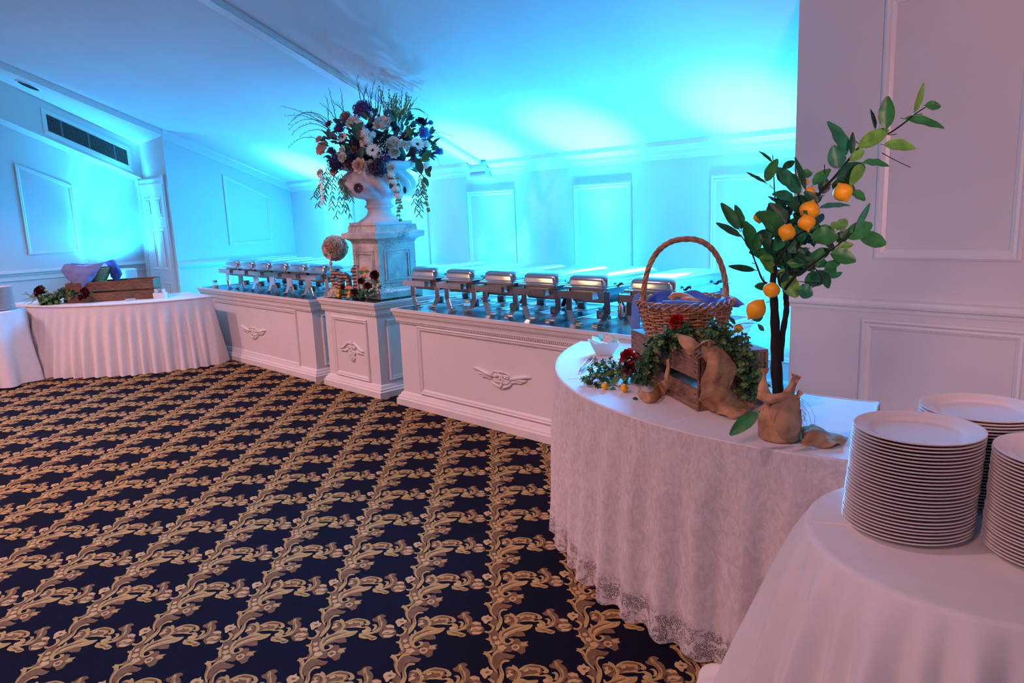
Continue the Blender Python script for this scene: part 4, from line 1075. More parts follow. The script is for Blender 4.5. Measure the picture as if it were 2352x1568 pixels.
b = MB(); b.prism(ol, TZ - .012, TZ); b.build('cloth_top', M_CLOTH, st)
b = MB(); b.tube([(p[0], p[1], TZ - .006) for p in ol], .009, 6, True); b.build('lace_edge', M_LACEC, st, True)
b = MB()                                       # crease lines of the folded cloth
for k in (232, 262):
    a = radians(k); b.tube([(CS[0] + r * cos(a), CS[1] + r * sin(a), TZ - .0006) for r in (.83, 1.1, 1.45)], .0018, 4)
b.build('fold_crease', M_CLOTH, st, True)

# ------------------------------------------------------------------ small round table with plates
RX, RY, RZ, RR = -.355, 1.777, .74, .366
rt = thing('round_table', 'small round table draped to the floor in plain white cloth under the near plate stacks', 'table', (RX, RY, 0))
PK = [(180, .27, 12), (203, .13, 5), (213, .17, 5), (224, .12, 4), (234, .19, 5), (246, .13, 5), (257, .18, 6), (270, .14, 5), (282, .19, 6), (296, .14, 6), (312, .19, 8), (332, .16, 8), (352, .18, 10), (18, .2, 12), (48, .1, 12)]
def drape(u, v):
    th = u * 360; z = lerp(RZ - .010, .004, v); f = 0
    for a, h, w in PK:
        d = (th - a + 180) % 360 - 180
        f = max(f, h * math.exp(-abs(d / w) ** 1.6))
    f += .008 * noise.noise((u * 40, v * 2, 3))
    fr_ = .2 if 75 < th < 160 else 1.0
    r = RR + (v ** .85) * (.035 * fr_ + f) + .006 * smoothstep(v * 8) * fr_
    return (RX + r * cos(radians(th)), RY + r * sin(radians(th)), z + .0)
b = MB(); b.grid(drape, 360, 26, True); b.lathe([(.001, RZ - .001), (RR - .02, RZ - .001), (RR - .004, RZ - .003), (RR, RZ - .010)], (RX, RY, 0), 360, False); o = b.build('draped_cloth', M_CLOTH, rt, True)
bm = bmesh.new(); bm.from_mesh(o.data); bmesh.ops.remove_doubles(bm, verts=bm.verts, dist=.0004); bmesh.ops.recalc_face_normals(bm, faces=bm.faces); bm.to_mesh(o.data); bm.free()
b = MB()                                       # cloth pooled on the carpet at the left fold
fc = onz(1668, 1545, .0)
def pool(u, v):
    a = 2 * pi * u; r = .085 * (1 + .25 * sin(2 * a + 1) + .12 * sin(5 * a)); k = sin(pi / 2 * v)
    return (fc.x + .06 + r * 1.15 * k * cos(a), fc.y - .07 + r * k * sin(a), .004 + .05 * (cos(pi / 2 * v)) ** .8 * (1 + .25 * sin(3 * a)))
b.grid(pool, 48, 10, True); b.build('cloth_hem_fold', M_CLOTH, rt, True)
for n_, aa in enumerate((150, 205)):
    b = MB(); a = radians(aa); c = Vector((RX, RY, RZ))
    b.tube([c + Vector((cos(a), sin(a), 0)) * r + Vector((0, 0, .0)) for r in (.05, .2, RR - .02)], .0022, 4); b.build('fold_crease', M_CLOTH, rt, True)

M_CHINA = mat('white_china', (226, 220, 216), 0.18, coat=0.4, var=.005)
PR = .134
def plate_mesh():
    b = MB()
    prof = [(.001, .006), (.086, .006), (.092, .0075), (.098, .0115), (.106, .0135), (.128, .0195), (.1325, .0212), (.134, .0206), (.1338, .0190), (.130, .0165), (.106, .0105), (.095, .0045), (.088, .001), (.080, .0), (.078, .0022), (.001, .003)]
    b.lathe([(r * PR / .134, z) for r, z in prof], n=72, cap=False)
    o = b.build('dinner_plate', M_CHINA, None, True, auto=70); me = o.data; bpy.data.objects.remove(o); return me
PLATE = plate_mesh()
ORD = ['topmost', 'second', 'third', 'fourth', 'fifth', 'sixth', 'seventh', 'eighth', 'ninth', 'tenth', 'eleventh', 'twelfth', 'thirteenth', 'fourteenth', 'fifteenth', 'sixteenth', 'seventeenth', 'eighteenth', 'nineteenth', 'twentieth', 'twenty-first', 'twenty-second', 'twenty-third', 'twenty-fourth', 'twenty-fifth', 'twenty-sixth', 'twenty-seventh', 'twenty-eighth', 'twenty-ninth', 'thirtieth', 'thirty-first', 'thirty-second']
def stack(x, y, z, n, pitch, lean, where, grp, sc=1.0, seed=0):
    rr = random.Random(seed)
    for k in range(n):
        o = bpy.data.objects.new('dinner_plate', PLATE); COL.objects.link(o)
        t = k / max(1, n - 1)
        o.location = (x + lean[0] * t + rr.uniform(-.0012, .0012), y + lean[1] * t + rr.uniform(-.0012, .0012), z + pitch * k)
        o.rotation_euler = (0, 0, rr.uniform(0, 6)); o.scale = (sc, sc, 1)
        i = n - 1 - k
        lab = 'white dinner plate, %s %s' % ('topmost' if i == 0 else ORD[i] + ' from the top' if k else 'bottom one', where)
        tag(o, lab, 'plate', grp)
stack(-.498, 1.732, RZ + .0005, 29, .0076, (.004, .034), 'in the front left stack on the round table', 'front left stack of plates', 1, 1)
stack(-.222, 1.775, RZ + .0005, 29, .0073, (.004, .02), 'in the stack cut by the right picture edge', 'right stack of plates', 1, 2)
stack(-.432, 2.034, RZ + .0005, 28, .0078, (.0, .0), 'in the rear stack on the round table', 'rear stack of plates', 1, 3)

# ------------------------------------------------------------------ wooden crate
M_WOODC = wood_mat('rough_crate_wood', (164, 126, 102), (92, 68, 58), 0.85, (2, 30, 30))
CC = Vector((-1.319, 2.198, TZ)); CU = Vector((-.851, .525, 0)); CV = Vector((.525, .851, 0)); CLn, CW, CH = .60, .275, .203
cr = thing('wooden_crate', 'rough wooden crate with a slotted long side, upturned under the handled wicker basket', 'crate', CC)
cr.rotation_euler = (0, 0, math.atan2(CU.y, CU.x))
# local axes: x along CU, y along -CV
def crbox(name, x0, x1, y0, y1, z0, z1, label=None):
    o = MB().box((x0, -y1, z0), (x1, -y0, z1)).build(name, M_WOODC, cr, world=False); bevel(o, .0015, 1)
    return o
for y0 in (0.0, CW - .010):
    crbox('slat', .0, CLn, y0, y0 + .010, .003, .080); crbox('slat', .0, CLn, y0, y0 + .010, .115, CH - .012)
for x0 in (.0105, CLn - .0245):
    crbox('end_board', x0, x0 + .014, .0105, CW - .0105, .001, .100); crbox('end_board', x0, x0 + .014, .0105, CW - .0105, .1015, CH - .0125)
for k in range(3):
    y0 = k * (CW / 3); crbox('top_plank', .0, CLn, y0 + .001, y0 + CW / 3 - .001, CH - .012, CH)
b = MB()
for x, z in ((.02, .03), (.02, .06), (.02, .14), (.02, .17), (CLn - .02, .14), (CLn - .02, .17)):
    b.lathe([(.0001, 0), (.0028, 0), (.0028, .0012), (.0001, .0016)], (x, z, 0), 8)
b.v = [(p[0], p[2] + .0, p[1]) for p in b.v]
o = b.build('nail', M_BLACK, cr, world=False); o['kind'] = 'stuff'

def plane_hit(px, py, P0, n):
    d = at(px, py, 1.0) - Vector((0, 0, 1.5)); t = (Vector(P0) - Vector((0, 0, 1.5))).dot(n) / d.dot(n)
    return Vector((0, 0, 1.5)) + d * t
def g6(a, bb): return (1280 + a / 3.0157, 520 + bb / 3.0157)
def LF(a, bb, off): return plane_hit(*g6(a, bb), CC - CV * off, CV)       # on the long left face
def RF(a, bb, off): return plane_hit(*g6(a, bb), CC - CU * off, CU)       # on the right end
def gpt(a, bb, d): return at(*g6(a, bb), d)
def TB(a, bb, z): return onz(*g6(a, bb), z)

# ------------------------------------------------------------------ wicker basket
M_WICK = mat('wicker', (196, 140, 98), 0.55, var=0.38, vscale=40, bump=0.3, bscale=200)
BZ = TZ + CH
bc = onz(1573, 690, BZ + .135); BC = Vector((bc.x, bc.y, BZ))
bk = thing('wicker_basket', 'round wicker basket with tall arched handle, lined in blue on the wooden crate', 'basket', BC)
RB0, RB1, BH = .150, .184, .130
b = MB(); NS = 30
for k in range(14):
    v = (k + .5) / 14.5; z = BZ + .004 + BH * v; r0 = lerp(RB0, RB1, v ** .8); pts = []
    for i in range(NS * 4):
        a = 2 * pi * i / (NS * 4); pts.append((BC.x + (r0 + .0055 * sin(NS / 2 * a + k * pi)) * cos(a), BC.y + (r0 + .0055 * sin(NS / 2 * a + k * pi)) * sin(a), z + .0055 * noise.noise((a * 2.5, k * 3.1, 1))))
    b.tube(pts, .0041 + .0007 * sin(k * 2.3), 5, True)
for i in range(NS):
    a = 2 * pi * (i + .5) / NS
    b.tube([(BC.x + (lerp(RB0, RB1, t ** .8)) * cos(a), BC.y + lerp(RB0, RB1, t ** .8) * sin(a), BZ + .002 + BH * t) for t in (0, .35, .7, 1)], .0038, 5)
o = b.build('woven_wall', M_WICK, bk, True); o['kind'] = 'stuff'
for ph in (0, 2.1, 4.2):
    b = MB(); pts = []
    for i in range(160):
        a = 2 * pi * i / 160; q = 11 * a + ph
        pts.append((BC.x + (RB1 + .010 * cos(q)) * cos(a), BC.y + (RB1 + .010 * cos(q)) * sin(a), BZ + BH + .002 + .012 * sin(q)))
    b.tube(pts, .0040, 5, True); b.build('rim_strand', M_WICK, bk, True)
b = MB(); b.lathe([(.001, .001), (RB0 + .004, .001), (RB0 + .004, .007), (.001, .007)], BC, 40); b.build('basket_base', M_WICK, bk)
HD = Vector((RT.x, RT.y, 0)).normalized(); HN = Vector((-HD.y, HD.x, 0))
def hpt(t):
    a = pi * t; x = -.168 * cos(a); x = math.copysign(abs(x / .168) ** .86, x) * .168
    return BC + HD * x + Vector((0, 0, .075 + .305 * sin(a) ** .72))
for ph in range(4):
    b = MB(); pts = []
    for i in range(121):
        t = i / 120; p = hpt(t); tg = (hpt(min(1, t + .01)) - hpt(max(0, t - .01))).normalized(); s = tg.cross(HN).normalized()
        q = 34 * t + ph * pi / 2; pts.append(p + HN * (.0062 * cos(q)) + s * (.0062 * sin(q)))
    b.tube(pts, .0058, 6); b.build('handle_strand', M_WICK, bk, True)

M_NAP = mat('blue_napkin', (82, 124, 205), 0.85, var=.06, vscale=12, bump=.15, bscale=400, sheen=.2)
np_ = thing('blue_napkin', 'blue cloth napkin lining the handled wicker basket with loose corners', 'napkin', BC + Vector((0, 0, .12)))
def liner(u, v):
    a = 2 * pi * u; back = max(0, (cos(a) * FW.x + sin(a) * FW.y) / .98)
    r = lerp(.165, .05, v * v) + .004 * sin(11 * a); z = BH - .012 + .036 * back ** 1.2 * (1 - v) + .008 * sin(7 * a + 1) * (1 - v) - .085 * v
    return (BC.x + r * cos(a), BC.y + r * sin(a), BZ + z)
b = MB(); b.grid(liner, 90, 10, True); solid(b.build('cloth_lining', M_NAP, np_, True), .002)
def patch(rows, nu=18, nv=22, wob=.0, seed=0, fray=0.0):
    # smooth interpolation through a small net of 3D points
    def cr1(P, t):
        n = len(P) - 1; x = t * n; i = min(int(x), n - 1); f = x - i
        p0, p1, p2, p3 = P[max(i - 1, 0)], P[i], P[i + 1], P[min(i + 2, n)]
        return ((p1 * 2) + (p2 - p0) * f + (p0 * 2 - p1 * 5 + p2 * 4 - p3) * f * f + (p1 * 3 - p0 - p2 * 3 + p3) * f ** 3) * .5
    rows = [[Vector(p) for p in r] for r in rows]
    def fn(u, v):
        p = cr1([cr1(r, u) for r in rows], v)
        if wob: p = p + Vector((noise.noise(p * 22 + Vector((seed, 0, 0))), noise.noise(p * 28 + Vector((0, seed, 5))), noise.noise(p * 28 + Vector((9, 0, seed))))) * wob
        return tuple(p)
    return MB().grid(fn, nu, nv)
def h6(a, bb, d): return at(1440 + a / 5.228, 660 + bb / 5.228, d)
dB = FW.dot(BC + Vector((0, 0, .1)) - Vector((0, 0, 1.5)))
o = patch([[h6(150, 55, dB), h6(120, 75, dB + .03), h6(95, 100, dB + .06)], [h6(140, 200, dB - .01), h6(95, 170, dB + .05), h6(62, 190, dB + .09)], [h6(150, 350, dB), h6(100, 330, dB + .05), h6(56, 330, dB + .10)], [h6(150, 492, dB + .03), h6(110, 490, dB + .06), h6(54, 490, dB + .10)]]).build('hanging_corner', M_NAP, np_, True); solid(o, .002)
o = patch([[h6(1070, 180, dB - .05), h6(1110, 150, dB - .03), h6(1160, 120, dB + .0), h6(1180, 95, dB + .03)], [h6(1150, 200, dB - .06), h6(1190, 150, dB - .05), h6(1220, 115, dB - .02), h6(1230, 97, dB + .02)], [h6(1250, 232, dB - .06), h6(1280, 190, dB - .06), h6(1310, 160, dB - .03), h6(1320, 130, dB + .0)], [h6(1340, 240, dB - .05), h6(1365, 220, dB - .05), h6(1390, 210, dB - .04), h6(1412, 205, dB - .03)]]).build('folded_corner', M_NAP, np_, True); solid(o, .002)
o = patch([[h6(420, 195, dB - .14), h6(640, 215, dB - .15), h6(860, 200, dB - .15)], [h6(430, 165, dB - .13), h6(640, 165, dB - .13), h6(850, 170, dB - .13)], [h6(480, 160, dB - .08), h6(640, 150, dB - .08), h6(800, 160, dB - .08)]]).build('front_fold', M_NAP, np_, True); solid(o, .002)
M_TAN = mat('tan_wood', (206, 150, 110), .55, var=.1)
wt = thing('wooden_tongs', 'tan curved wooden tongs resting in the blue napkin of the wicker basket', 'tongs', BC + Vector((0, 0, .13)))
b = MB(); b.tube([h6(*p) for p in ((560, 155, dB - .08), (530, 125, dB - .07), (570, 95, dB - .06), (650, 90, dB - .05), (730, 115, dB - .06), (800, 150, dB - .08), (890, 165, dB - .10))], [.006, .008, .009, .009, .009, .007, .004], 8, flat=1.6); b.build('upper_arm', M_TAN, wt, True)
b = MB(); b.tube([h6(*p) for p in ((650, 135, dB - .08), (760, 135, dB - .09), (880, 180, dB - .12))], [.005, .007, .004], 8, flat=1.6); b.build('lower_arm', M_TAN, wt, True)

# ------------------------------------------------------------------ boxwood garland over the crate
GP = [TB(240, 1075, .785), TB(310, 980, .80), TB(420, 1010, .80), TB(520, 1040, .795), LF(610, 1000, .05), LF(640, 900, .04), LF(700, 830, .035), LF(790, 790, .03), onz(*g6(880, 745), BZ + .028), onz(*g6(985, 705), BZ + .035), RF(1080, 745, -.01), RF(1180, 790, .02), RF(1260, 870, .03), RF(1320, 980, .035), RF(1345, 1090, .04), RF(1345, 1150, .04)]
def spline(P, n):
    out = []
    m = len(P) - 1
    for k in range(n + 1):
        x = k / n * m; i = min(int(x), m - 1); f = x - i
        p0, p1, p2, p3 = P[max(i - 1, 0)], P[i], P[i + 1], P[min(i + 2, m)]
        out.append(((p1 * 2) + (p2 - p0) * f + (p0 * 2 - p1 * 5 + p2 * 4 - p3) * f * f + (p1 * 3 - p0 - p2 * 3 + p3) * f ** 3) * .5)
    return out
M_BOX1 = mat('boxwood_leaf', (72, 118, 72), 0.45, var=.25, vscale=60); M_BOX2 = mat('young_boxwood_leaf', (122, 150, 84), 0.5, var=.25, vscale=60)
def garland(name, label, path, sprigs, seed, leafn=11, L_=.055, ll=.016, away=None):
    r = random.Random(seed); t = thing(name, label, 'garland', path[len(path) // 2])
    S_ = spline(path, 60); b = MB(); b.tube(S_, .003, 5); b.build('stem', M_TWIG, t, True)
    b = MB(); bt = MB()
    for k in range(sprigs):
        i = r.randrange(0, 60); p = S_[i].lerp(S_[i + 1], r.random()); tg = (S_[i + 1] - S_[i]).normalized()
        o_ = Vector((r.gauss(0, 1), r.gauss(0, 1), r.gauss(.35, .8))); o_ -= tg * o_.dot(tg)
        o_ = o_.normalized() - FW * .35 + tg * r.uniform(-.6, .9)
        d = o_.normalized(); ln = L_ * r.uniform(.5, 1.1)
        e = p + d * ln
        if e.z < path[0].z - .018: e.z = path[0].z - .012; d = (e - p).normalized()
        bt.tube([p, e], [.0014, .0008], 4)
        young = r.random() < .4
        for q in range(leafn):
            f = (q + 1) / leafn; c = p.lerp(e, .25 + .75 * f); a = q * 2.4
            x = d.orthogonal().normalized(); y = d.cross(x)
            ld = (d * .7 + (x * cos(a) + y * sin(a)) * .8).normalized()
            leafblade(b, c, ld, d + Vector((0, 0, .3)), ll * r.uniform(.75, 1.15), ll * .78, .3, 2, 3, mi=1 if (young and f > .5) else 0)
    o = b.build('boxwood_leaves', [M_BOX1, M_BOX2], t, True); o['kind'] = 'stuff'
    o = bt.build('sprigs', M_TWIG, t); o['kind'] = 'stuff'
    return t
garland('boxwood_garland', 'green boxwood garland trailing over the wooden crate from table top to basket', GP, 400, 5)
dC = 2.574
rose('red_rose', 'bright red rose at the foot of the wicker basket', h6(615, 425, dC + .08), .036, M_RED, (-.1, -.8, .5), 'red flowers on the crate garland')
rose('red_rose', 'bright red rose low in the garland on the lace table', h6(25, 845, 2.78), .038, M_RED, (.2, -.7, .6), 'red flowers on the crate garland')
rose('burgundy_rose', 'burgundy rose just below the low red rose on the lace table', h6(30, 965, 2.77), .03, M_DRED, (.3, -.8, .2), 'red flowers on the crate garland')
for a, bb, r_, lab in ((330, 1113, .0155, 'small yellow lemon at the left on the lace table cloth'), (463, 1133, .0170, 'small yellow lemon nearer the burlap ribbon on the lace table cloth')):
    p = TB(a, bb + 14, TZ + .001); lemon(Vector((p.x, p.y, TZ + r_ * 1.0)), r_, lab, (.7, .6, .05), .98, None, 'small lemons by the garland')
lemon(h6(1340, 490, dC + .12), .0165, 'small orange-yellow lemon at the right end of the wicker basket', (.8, .5, -.1), 1.0, None, 'small lemons by the garland')
ls = thing('lemon_leaf_sprig', 'sprig of broad green leaves beside the two small lemons on the lace table', 'leaf sprig', TB(400, 1090, TZ))
for a, bb, c, d in ((365, 1085, 290, 1050), (375, 1090, 435, 1035), (395, 1110, 370, 1170), (560, 1195, 520, 1190)):
    b = MB(); p = TB(a, bb, TZ + .012); q = gpt(c, d, FW.dot(p - Vector((0, 0, 1.5))) - .004); leafblade(b, p, q - p, -FW + Vector((0, 0, .6)), (q - p).length, (q - p).length * .62, .1, 2, 5); b.build('leaf', M_GREEN, ls, True)
b = MB(); b.tube([TB(330, 1110, TZ + .012), TB(400, 1100, TZ + .014), TB(463, 1125, TZ + .012)], .0015, 5); b.build('stem', M_TWIG, ls, True)
b = MB()
for k in range(5): add_petal(b, .016, .011, .3, .1, .002, .5, 2 * pi * k / 5)
o = b.build('white_blossom', M_WFLOW, ls, True, world=False); o.location = base_matrix(ls).inverted() @ TB(425, 1108, TZ + .016)
ls2 = thing('lemon_leaf_sprig', 'sprig of dark leaves with thin stem at the right end of the wicker basket', 'leaf sprig', h6(1280, 470, dC + .12))
for a, bb, c, d in ((1275, 480, 1165, 430), (1300, 440, 1225, 350), (1570, 440, 1655, 520)):
    b = MB(); p, q = h6(a, bb, dC + .11), h6(c, d, dC + .10); leafblade(b, p, q - p, -FW + Vector((.2, 0, .4)), (q - p).length, (q - p).length * .45, .2, 2, 5); b.build('leaf', M_GREEN, ls2, True)
b = MB(); b.tube([h6(1200, 470, dC + .12), h6(1290, 460, dC + .11), h6(1400, 430, dC + .10), h6(1560, 430, dC + .10)], .0012, 5); b.build('stem', M_TWIG, ls2, True)

# ------------------------------------------------------------------ burlap
M_BURL = weave_mat('burlap', (224, 178, 132), (150, 106, 74), 0.95, 7600)
rb_ = thing('burlap_ribbon', 'wide burlap ribbon tied in a bow on the crate corner, draping onto the lace table', 'ribbon', RF(1100, 1000, .04))
o = patch([[RF(985, 818, .05), RF(1040, 812, .055), RF(1098, 825, .045)], [RF(1008, 880, .07), RF(1090, 872, .085), RF(1182, 892, .06)], [RF(1036, 950, .075), RF(1120, 950, .09), RF(1232, 960, .055)], [RF(1005, 1060, .07), RF(1110, 1050, .085), RF(1238, 1040, .055)], [RF(988, 1160, .07), RF(1100, 1150, .085), RF(1206, 1130, .06)], [TB(1012, 1243, TZ + .012), RF(1120, 1215, .07), RF(1262, 1185, .05)], [TB(1095, 1288, TZ + .008), TB(1200, 1262, TZ + .03), TB(1312, 1206, TZ + .03)], [TB(1185, 1322, TZ + .006), TB(1280, 1290, TZ + .02), TB(1345, 1228, TZ + .024)], [TB(1262, 1312, TZ + .006), TB(1330, 1270, TZ + .016), TB(1402, 1185, TZ + .02)]], 26, 50, .013, 1).build('hanging_tail', M_BURL, rb_, True); solid(o, .0016)
o = patch([[gpt(826, 738, dC - .02), gpt(842, 742, dC - .03), gpt(870, 748, dC - .02)], [gpt(845, 800, dC - .04), gpt(890, 790, dC - .06), gpt(930, 775, dC - .05)], [gpt(875, 850, dC - .06), gpt(925, 830, dC - .09), gpt(975, 800, dC - .07)], [gpt(915, 895, dC - .06), gpt(960, 860, dC - .09), gpt(1000, 820, dC - .07)]], 16, 18, .004, 2).build('upper_tail', M_BURL, rb_, True); solid(o, .0016)
o = patch([[gpt(925, 870, dC - .08), gpt(950, 850, dC - .10), gpt(985, 815, dC - .08)], [gpt(960, 830, dC - .10), gpt(990, 810, dC - .12), gpt(1010, 790, dC - .09)], [gpt(1000, 810, dC - .09), gpt(1040, 795, dC - .10), gpt(1060, 785, dC - .07)], [gpt(1040, 840, dC - .07), gpt(1080, 815, dC - .08), gpt(1110, 815, dC - .06)]], 14, 16, .004, 3).build('knot', M_BURL, rb_, True); solid(o, .002)
b = MB()
for P in ([(1045, 790), (1050, 815), (1040, 835), (1060, 830), (1055, 800)], [(930, 880), (960, 920), (1000, 900), (1005, 870), (980, 880), (950, 910)], [(980, 850), (970, 870), (990, 885)]):
    b.tube([gpt(a, c, dC - .115) for a, c in P], .0016, 5)
b.build('twine', M_BURL, rb_, True)
def edge_row(ox, oy, ix, iy, bul=.012):
    p = TB(ox, oy, TZ + .003); d = FW.dot(p - Vector((0, 0, 1.5))); q = gpt(ix, iy, d + .006); m = p.lerp(q, .5) - FW * bul
    return [q, m, p]
o = patch([[LF(757, 922, .05), LF(768, 920, .055), LF(779, 916, .05)], [LF(752, 1000, .055), LF(765, 1000, .066), LF(777, 1000, .055)], [LF(738, 1058, .052), LF(758, 1068, .07), LF(780, 1075, .055)], edge_row(742, 1165, 700, 1085), edge_row(692, 1206, 665, 1128), edge_row(640, 1222, 628, 1148), edge_row(590, 1204, 592, 1140, .006), edge_row(556, 1160, 566, 1108, .0)], 12, 48, .005, 4).build('side_tail', M_BURL, rb_, True); solid(o, .0016)

# ------------------------------------------------------------------ condiment bowl and tongs
M_PORC = mat('white_porcelain', (232, 232, 230), .2, coat=.3)
pb = TB(329, 897, TZ); bw = thing('square_bowl', 'small square white bowl of sugar packets at the far left of the lace table', 'bowl', (pb.x - .028, pb.y + .028, TZ), radians(45))
b = MB()
def sqr(h, z): return [(-h, -h, z), (h, -h, z), (h, h, z), (-h, h, z)]
b.loft([sqr(.036, 0), sqr(.040, .004), sqr(.070, .066), sqr(.0725, .066), sqr(.0705, .0665), sqr(.066, .064), sqr(.037, .008)]); bevel(b.build('bowl_body', M_PORC, bw, world=False), .002)
bpos = Matrix.Translation(bw.location) @ Matrix.Rotation(radians(45), 4, 'Z')
PKT = [((-.035, -.02, .072), (.3, .5, .2), (236, 232, 226), 'white paper packet at the left of the bowl, blank side out'), ((-.01, .0, .084), (.9, .2, 1.0), (120, 170, 120), 'green and white packet upright in the middle of the bowl'), ((.02, -.01, .078), (.8, -.3, .2), (232, 214, 200), 'pale pink packet leaning in the middle of the bowl'), ((.045, .0, .080), (1.0, .3, -.3), (200, 220, 190), 'pale green packet upright at the right of the bowl'), ((.035, .03, .074), (.3, .4, .8), (224, 226, 214), 'cream packet behind the right hand packets in the bowl'), ((-.03, .03, .074), (.5, .3, .4), (214, 200, 190), 'beige packet at the back left of the bowl'), ((.0, -.035, .066), (.2, .1, 1.3), (240, 240, 236), 'white packet lying flat at the front of the bowl')]
for c, e, col, lab in PKT:
    o = MB().box((-.026, -.017, -.0018), (.026, .017, .0018)).build('sugar_packet', mat('packet_paper', col, .7, var=.05, vscale=60, col2=tuple(min(255, int(x * 1.06)) for x in col)))
    o.location = bpos @ Vector(c); o.rotation_euler = (e[0], e[1], e[2] + radians(45)); tag(o, lab, 'packet', 'sugar packets in the square bowl'); bevel(o, .0012, 2)
p, q = TB(160, 1008, TZ + .006), TB(252, 905, TZ + .006)
tg = thing('serving_tongs', 'plain silver serving tongs lying on the lace table left of the garland', 'tongs', p)
sd = (q - p).normalized().cross(Vector((0, 0, 1)))
for s in (-1, 1):
    b = MB(); b.tube([p + sd * s * .004 + Vector((0, 0, .002)), p.lerp(q, .3) + sd * s * .012 + Vector((0, 0, .004)), p.lerp(q, .7) + sd * s * .013 + Vector((0, 0, .006)), q + sd * s * .010], [.005, .006, .005, .009], 8, flat=.5); b.build('arm', M_STEEL, tg, True)
# ------------------------------------------------------------------ lemon tree in burlap pot
PP = Vector((-.972, 2.098, TZ)); DT = FW.dot(PP + Vector((0, 0, .3)) - Vector((0, 0, 1.5)))
def T7(a, bb, dd=0.0): return at(1620 + a / 2.614, 160 + bb / 2.614, DT + dd)
S7 = DT / 1680 / 2.614
lt = thing('lemon_tree', 'artificial lemon tree with yellow fruit in a burlap wrapped pot on the lace table', 'potted tree', PP)
M_BARK = mat('dark_bark', (26, 21, 23), 0.9, var=.3, vscale=30, bump=.8, bscale=50, stretch=(1, 1, .2))
def potw(u, v):
    a = 2 * pi * u; prof = [(0, .056), (.05, .061), (.5, .063), (.80, .060), (.9, .050), (1, .036)]
    for (x0, r0), (x1, r1) in zip(prof, prof[1:]):
        if v <= x1: r = lerp(r0, r1, smoothstep((v - x0) / (x1 - x0))); break
    r *= 1 + (.015 + .10 * smoothstep((v - .7) / .3)) * sin(9 * a + 1.3 * sin(2 * a)) + .015 * sin(23 * a) * v
    return (PP.x + r * cos(a), PP.y + r * sin(a), TZ + .108 * v + .001)
b = MB(); b.grid(potw, 110, 22, True); solid(b.build('burlap_wrap', M_BURL, lt, True), .0015)
MB().lathe([(.001, .0), (.052, .0), (.055, .003), (.054, .095), (.001, .098)], PP, 32).build('pot', M_BURL, lt, True, auto=50)
def collar(u, v):
    a = 2 * pi * u; r = .036 + .022 * v * (1 + .30 * sin(5 * a + 2)) + .005 * sin(17 * a) * v
    z = .108 + (.030 + .022 * sin(2 * a + 1.2) + .010 * sin(5 * a)) * v - .012 * v * v
    return (PP.x + r * cos(a), PP.y + r * sin(a), TZ + z)
b = MB(); b.grid(collar, 110, 8, True); solid(b.build('burlap_collar', M_BURL, lt, True), .0015)
b = MB(); b.tube([(PP.x + .041 * cos(2 * pi * i / 40), PP.y + .041 * sin(2 * pi * i / 40), TZ + .106 + .003 * sin(4 * pi * i / 40)) for i in range(40)], .0022, 5, True)
b.tube([gpt(1590, 1205, DT - .075), gpt(1540, 1240, DT - .08), gpt(1500, 1330, DT - .078), gpt(1510, 1370, DT - .076)], .0016, 5); b.build('twine', M_BURL, lt, True)
for nm, rows in (('burlap_tuft', [[gpt(1392, 1130, DT - .05), gpt(1430, 1165, DT - .070), gpt(1500, 1180, DT - .07)], [gpt(1396, 1085, DT - .05), gpt(1425, 1105, DT - .060), gpt(1465, 1125, DT - .06)], [gpt(1418, 1050, DT - .05), gpt(1432, 1055, DT - .056), gpt(1447, 1062, DT - .055)], [gpt(1424, 1030, DT - .05), gpt(1434, 1030, DT - .054), gpt(1446, 1032, DT - .052)], [gpt(1404, 1000, DT - .048), gpt(1438, 988, DT - .055), gpt(1466, 1002, DT - .05)]]),
                 ('burlap_tuft', [[gpt(1560, 1160, DT - .06), gpt(1600, 1175, DT - .068), gpt(1640, 1200, DT - .05)], [gpt(1575, 1125, DT - .05), gpt(1610, 1135, DT - .062), gpt(1645, 1150, DT - .045)], [gpt(1605, 1090, DT - .045), gpt(1630, 1100, DT - .055), gpt(1655, 1105, DT - .035)], [gpt(1615, 1060, DT - .05), gpt(1642, 1068, DT - .045), gpt(1672, 1085, DT - .055)], [gpt(1622, 1032, DT - .04), gpt(1650, 1040, DT - .055), gpt(1684, 1050, DT - .04)]]),
                 ('burlap_flap', [[gpt(1500, 1195, DT - .072), gpt(1580, 1190, DT - .08), gpt(1670, 1200, DT - .06)], [gpt(1480, 1300, DT - .074), gpt(1580, 1290, DT - .084), gpt(1690, 1310, DT - .055)], [gpt(1510, 1400, DT - .076), gpt(1590, 1390, DT - .084), gpt(1685, 1400, DT - .055)], [gpt(1545, 1470, DT - .076), gpt(1600, 1470, DT - .08), gpt(1650, 1465, DT - .06)]]),
                 ('burlap_band', [[gpt(1385, 1190, DT - .05), gpt(1395, 1160, DT - .055), gpt(1400, 1120, DT - .05)], [gpt(1440, 1225, DT - .075), gpt(1450, 1190, DT - .085), gpt(1450, 1150, DT - .07)], [gpt(1540, 1215, DT - .08), gpt(1540, 1180, DT - .09), gpt(1550, 1150, DT - .075)], [gpt(1650, 1230, DT - .06), gpt(1660, 1200, DT - .065), gpt(1660, 1170, DT - .055)]])):
    o = patch(rows, 14, 22, .007, 6).build(nm, M_BURL, lt, True); solid(o, .0015)
b = MB()
for i in range(46):
    x = rnd.uniform(1640, 1700); y = rnd.uniform(1180, 1400); p = gpt(x, y, DT - rnd.uniform(.02, .05))
    b.tube([p, p + RT * rnd.uniform(.0, .014) + Vector((0, 0, -.006)), p + RT * rnd.uniform(-.006, .02) + Vector((0, 0, -.02))], .0005, 3)
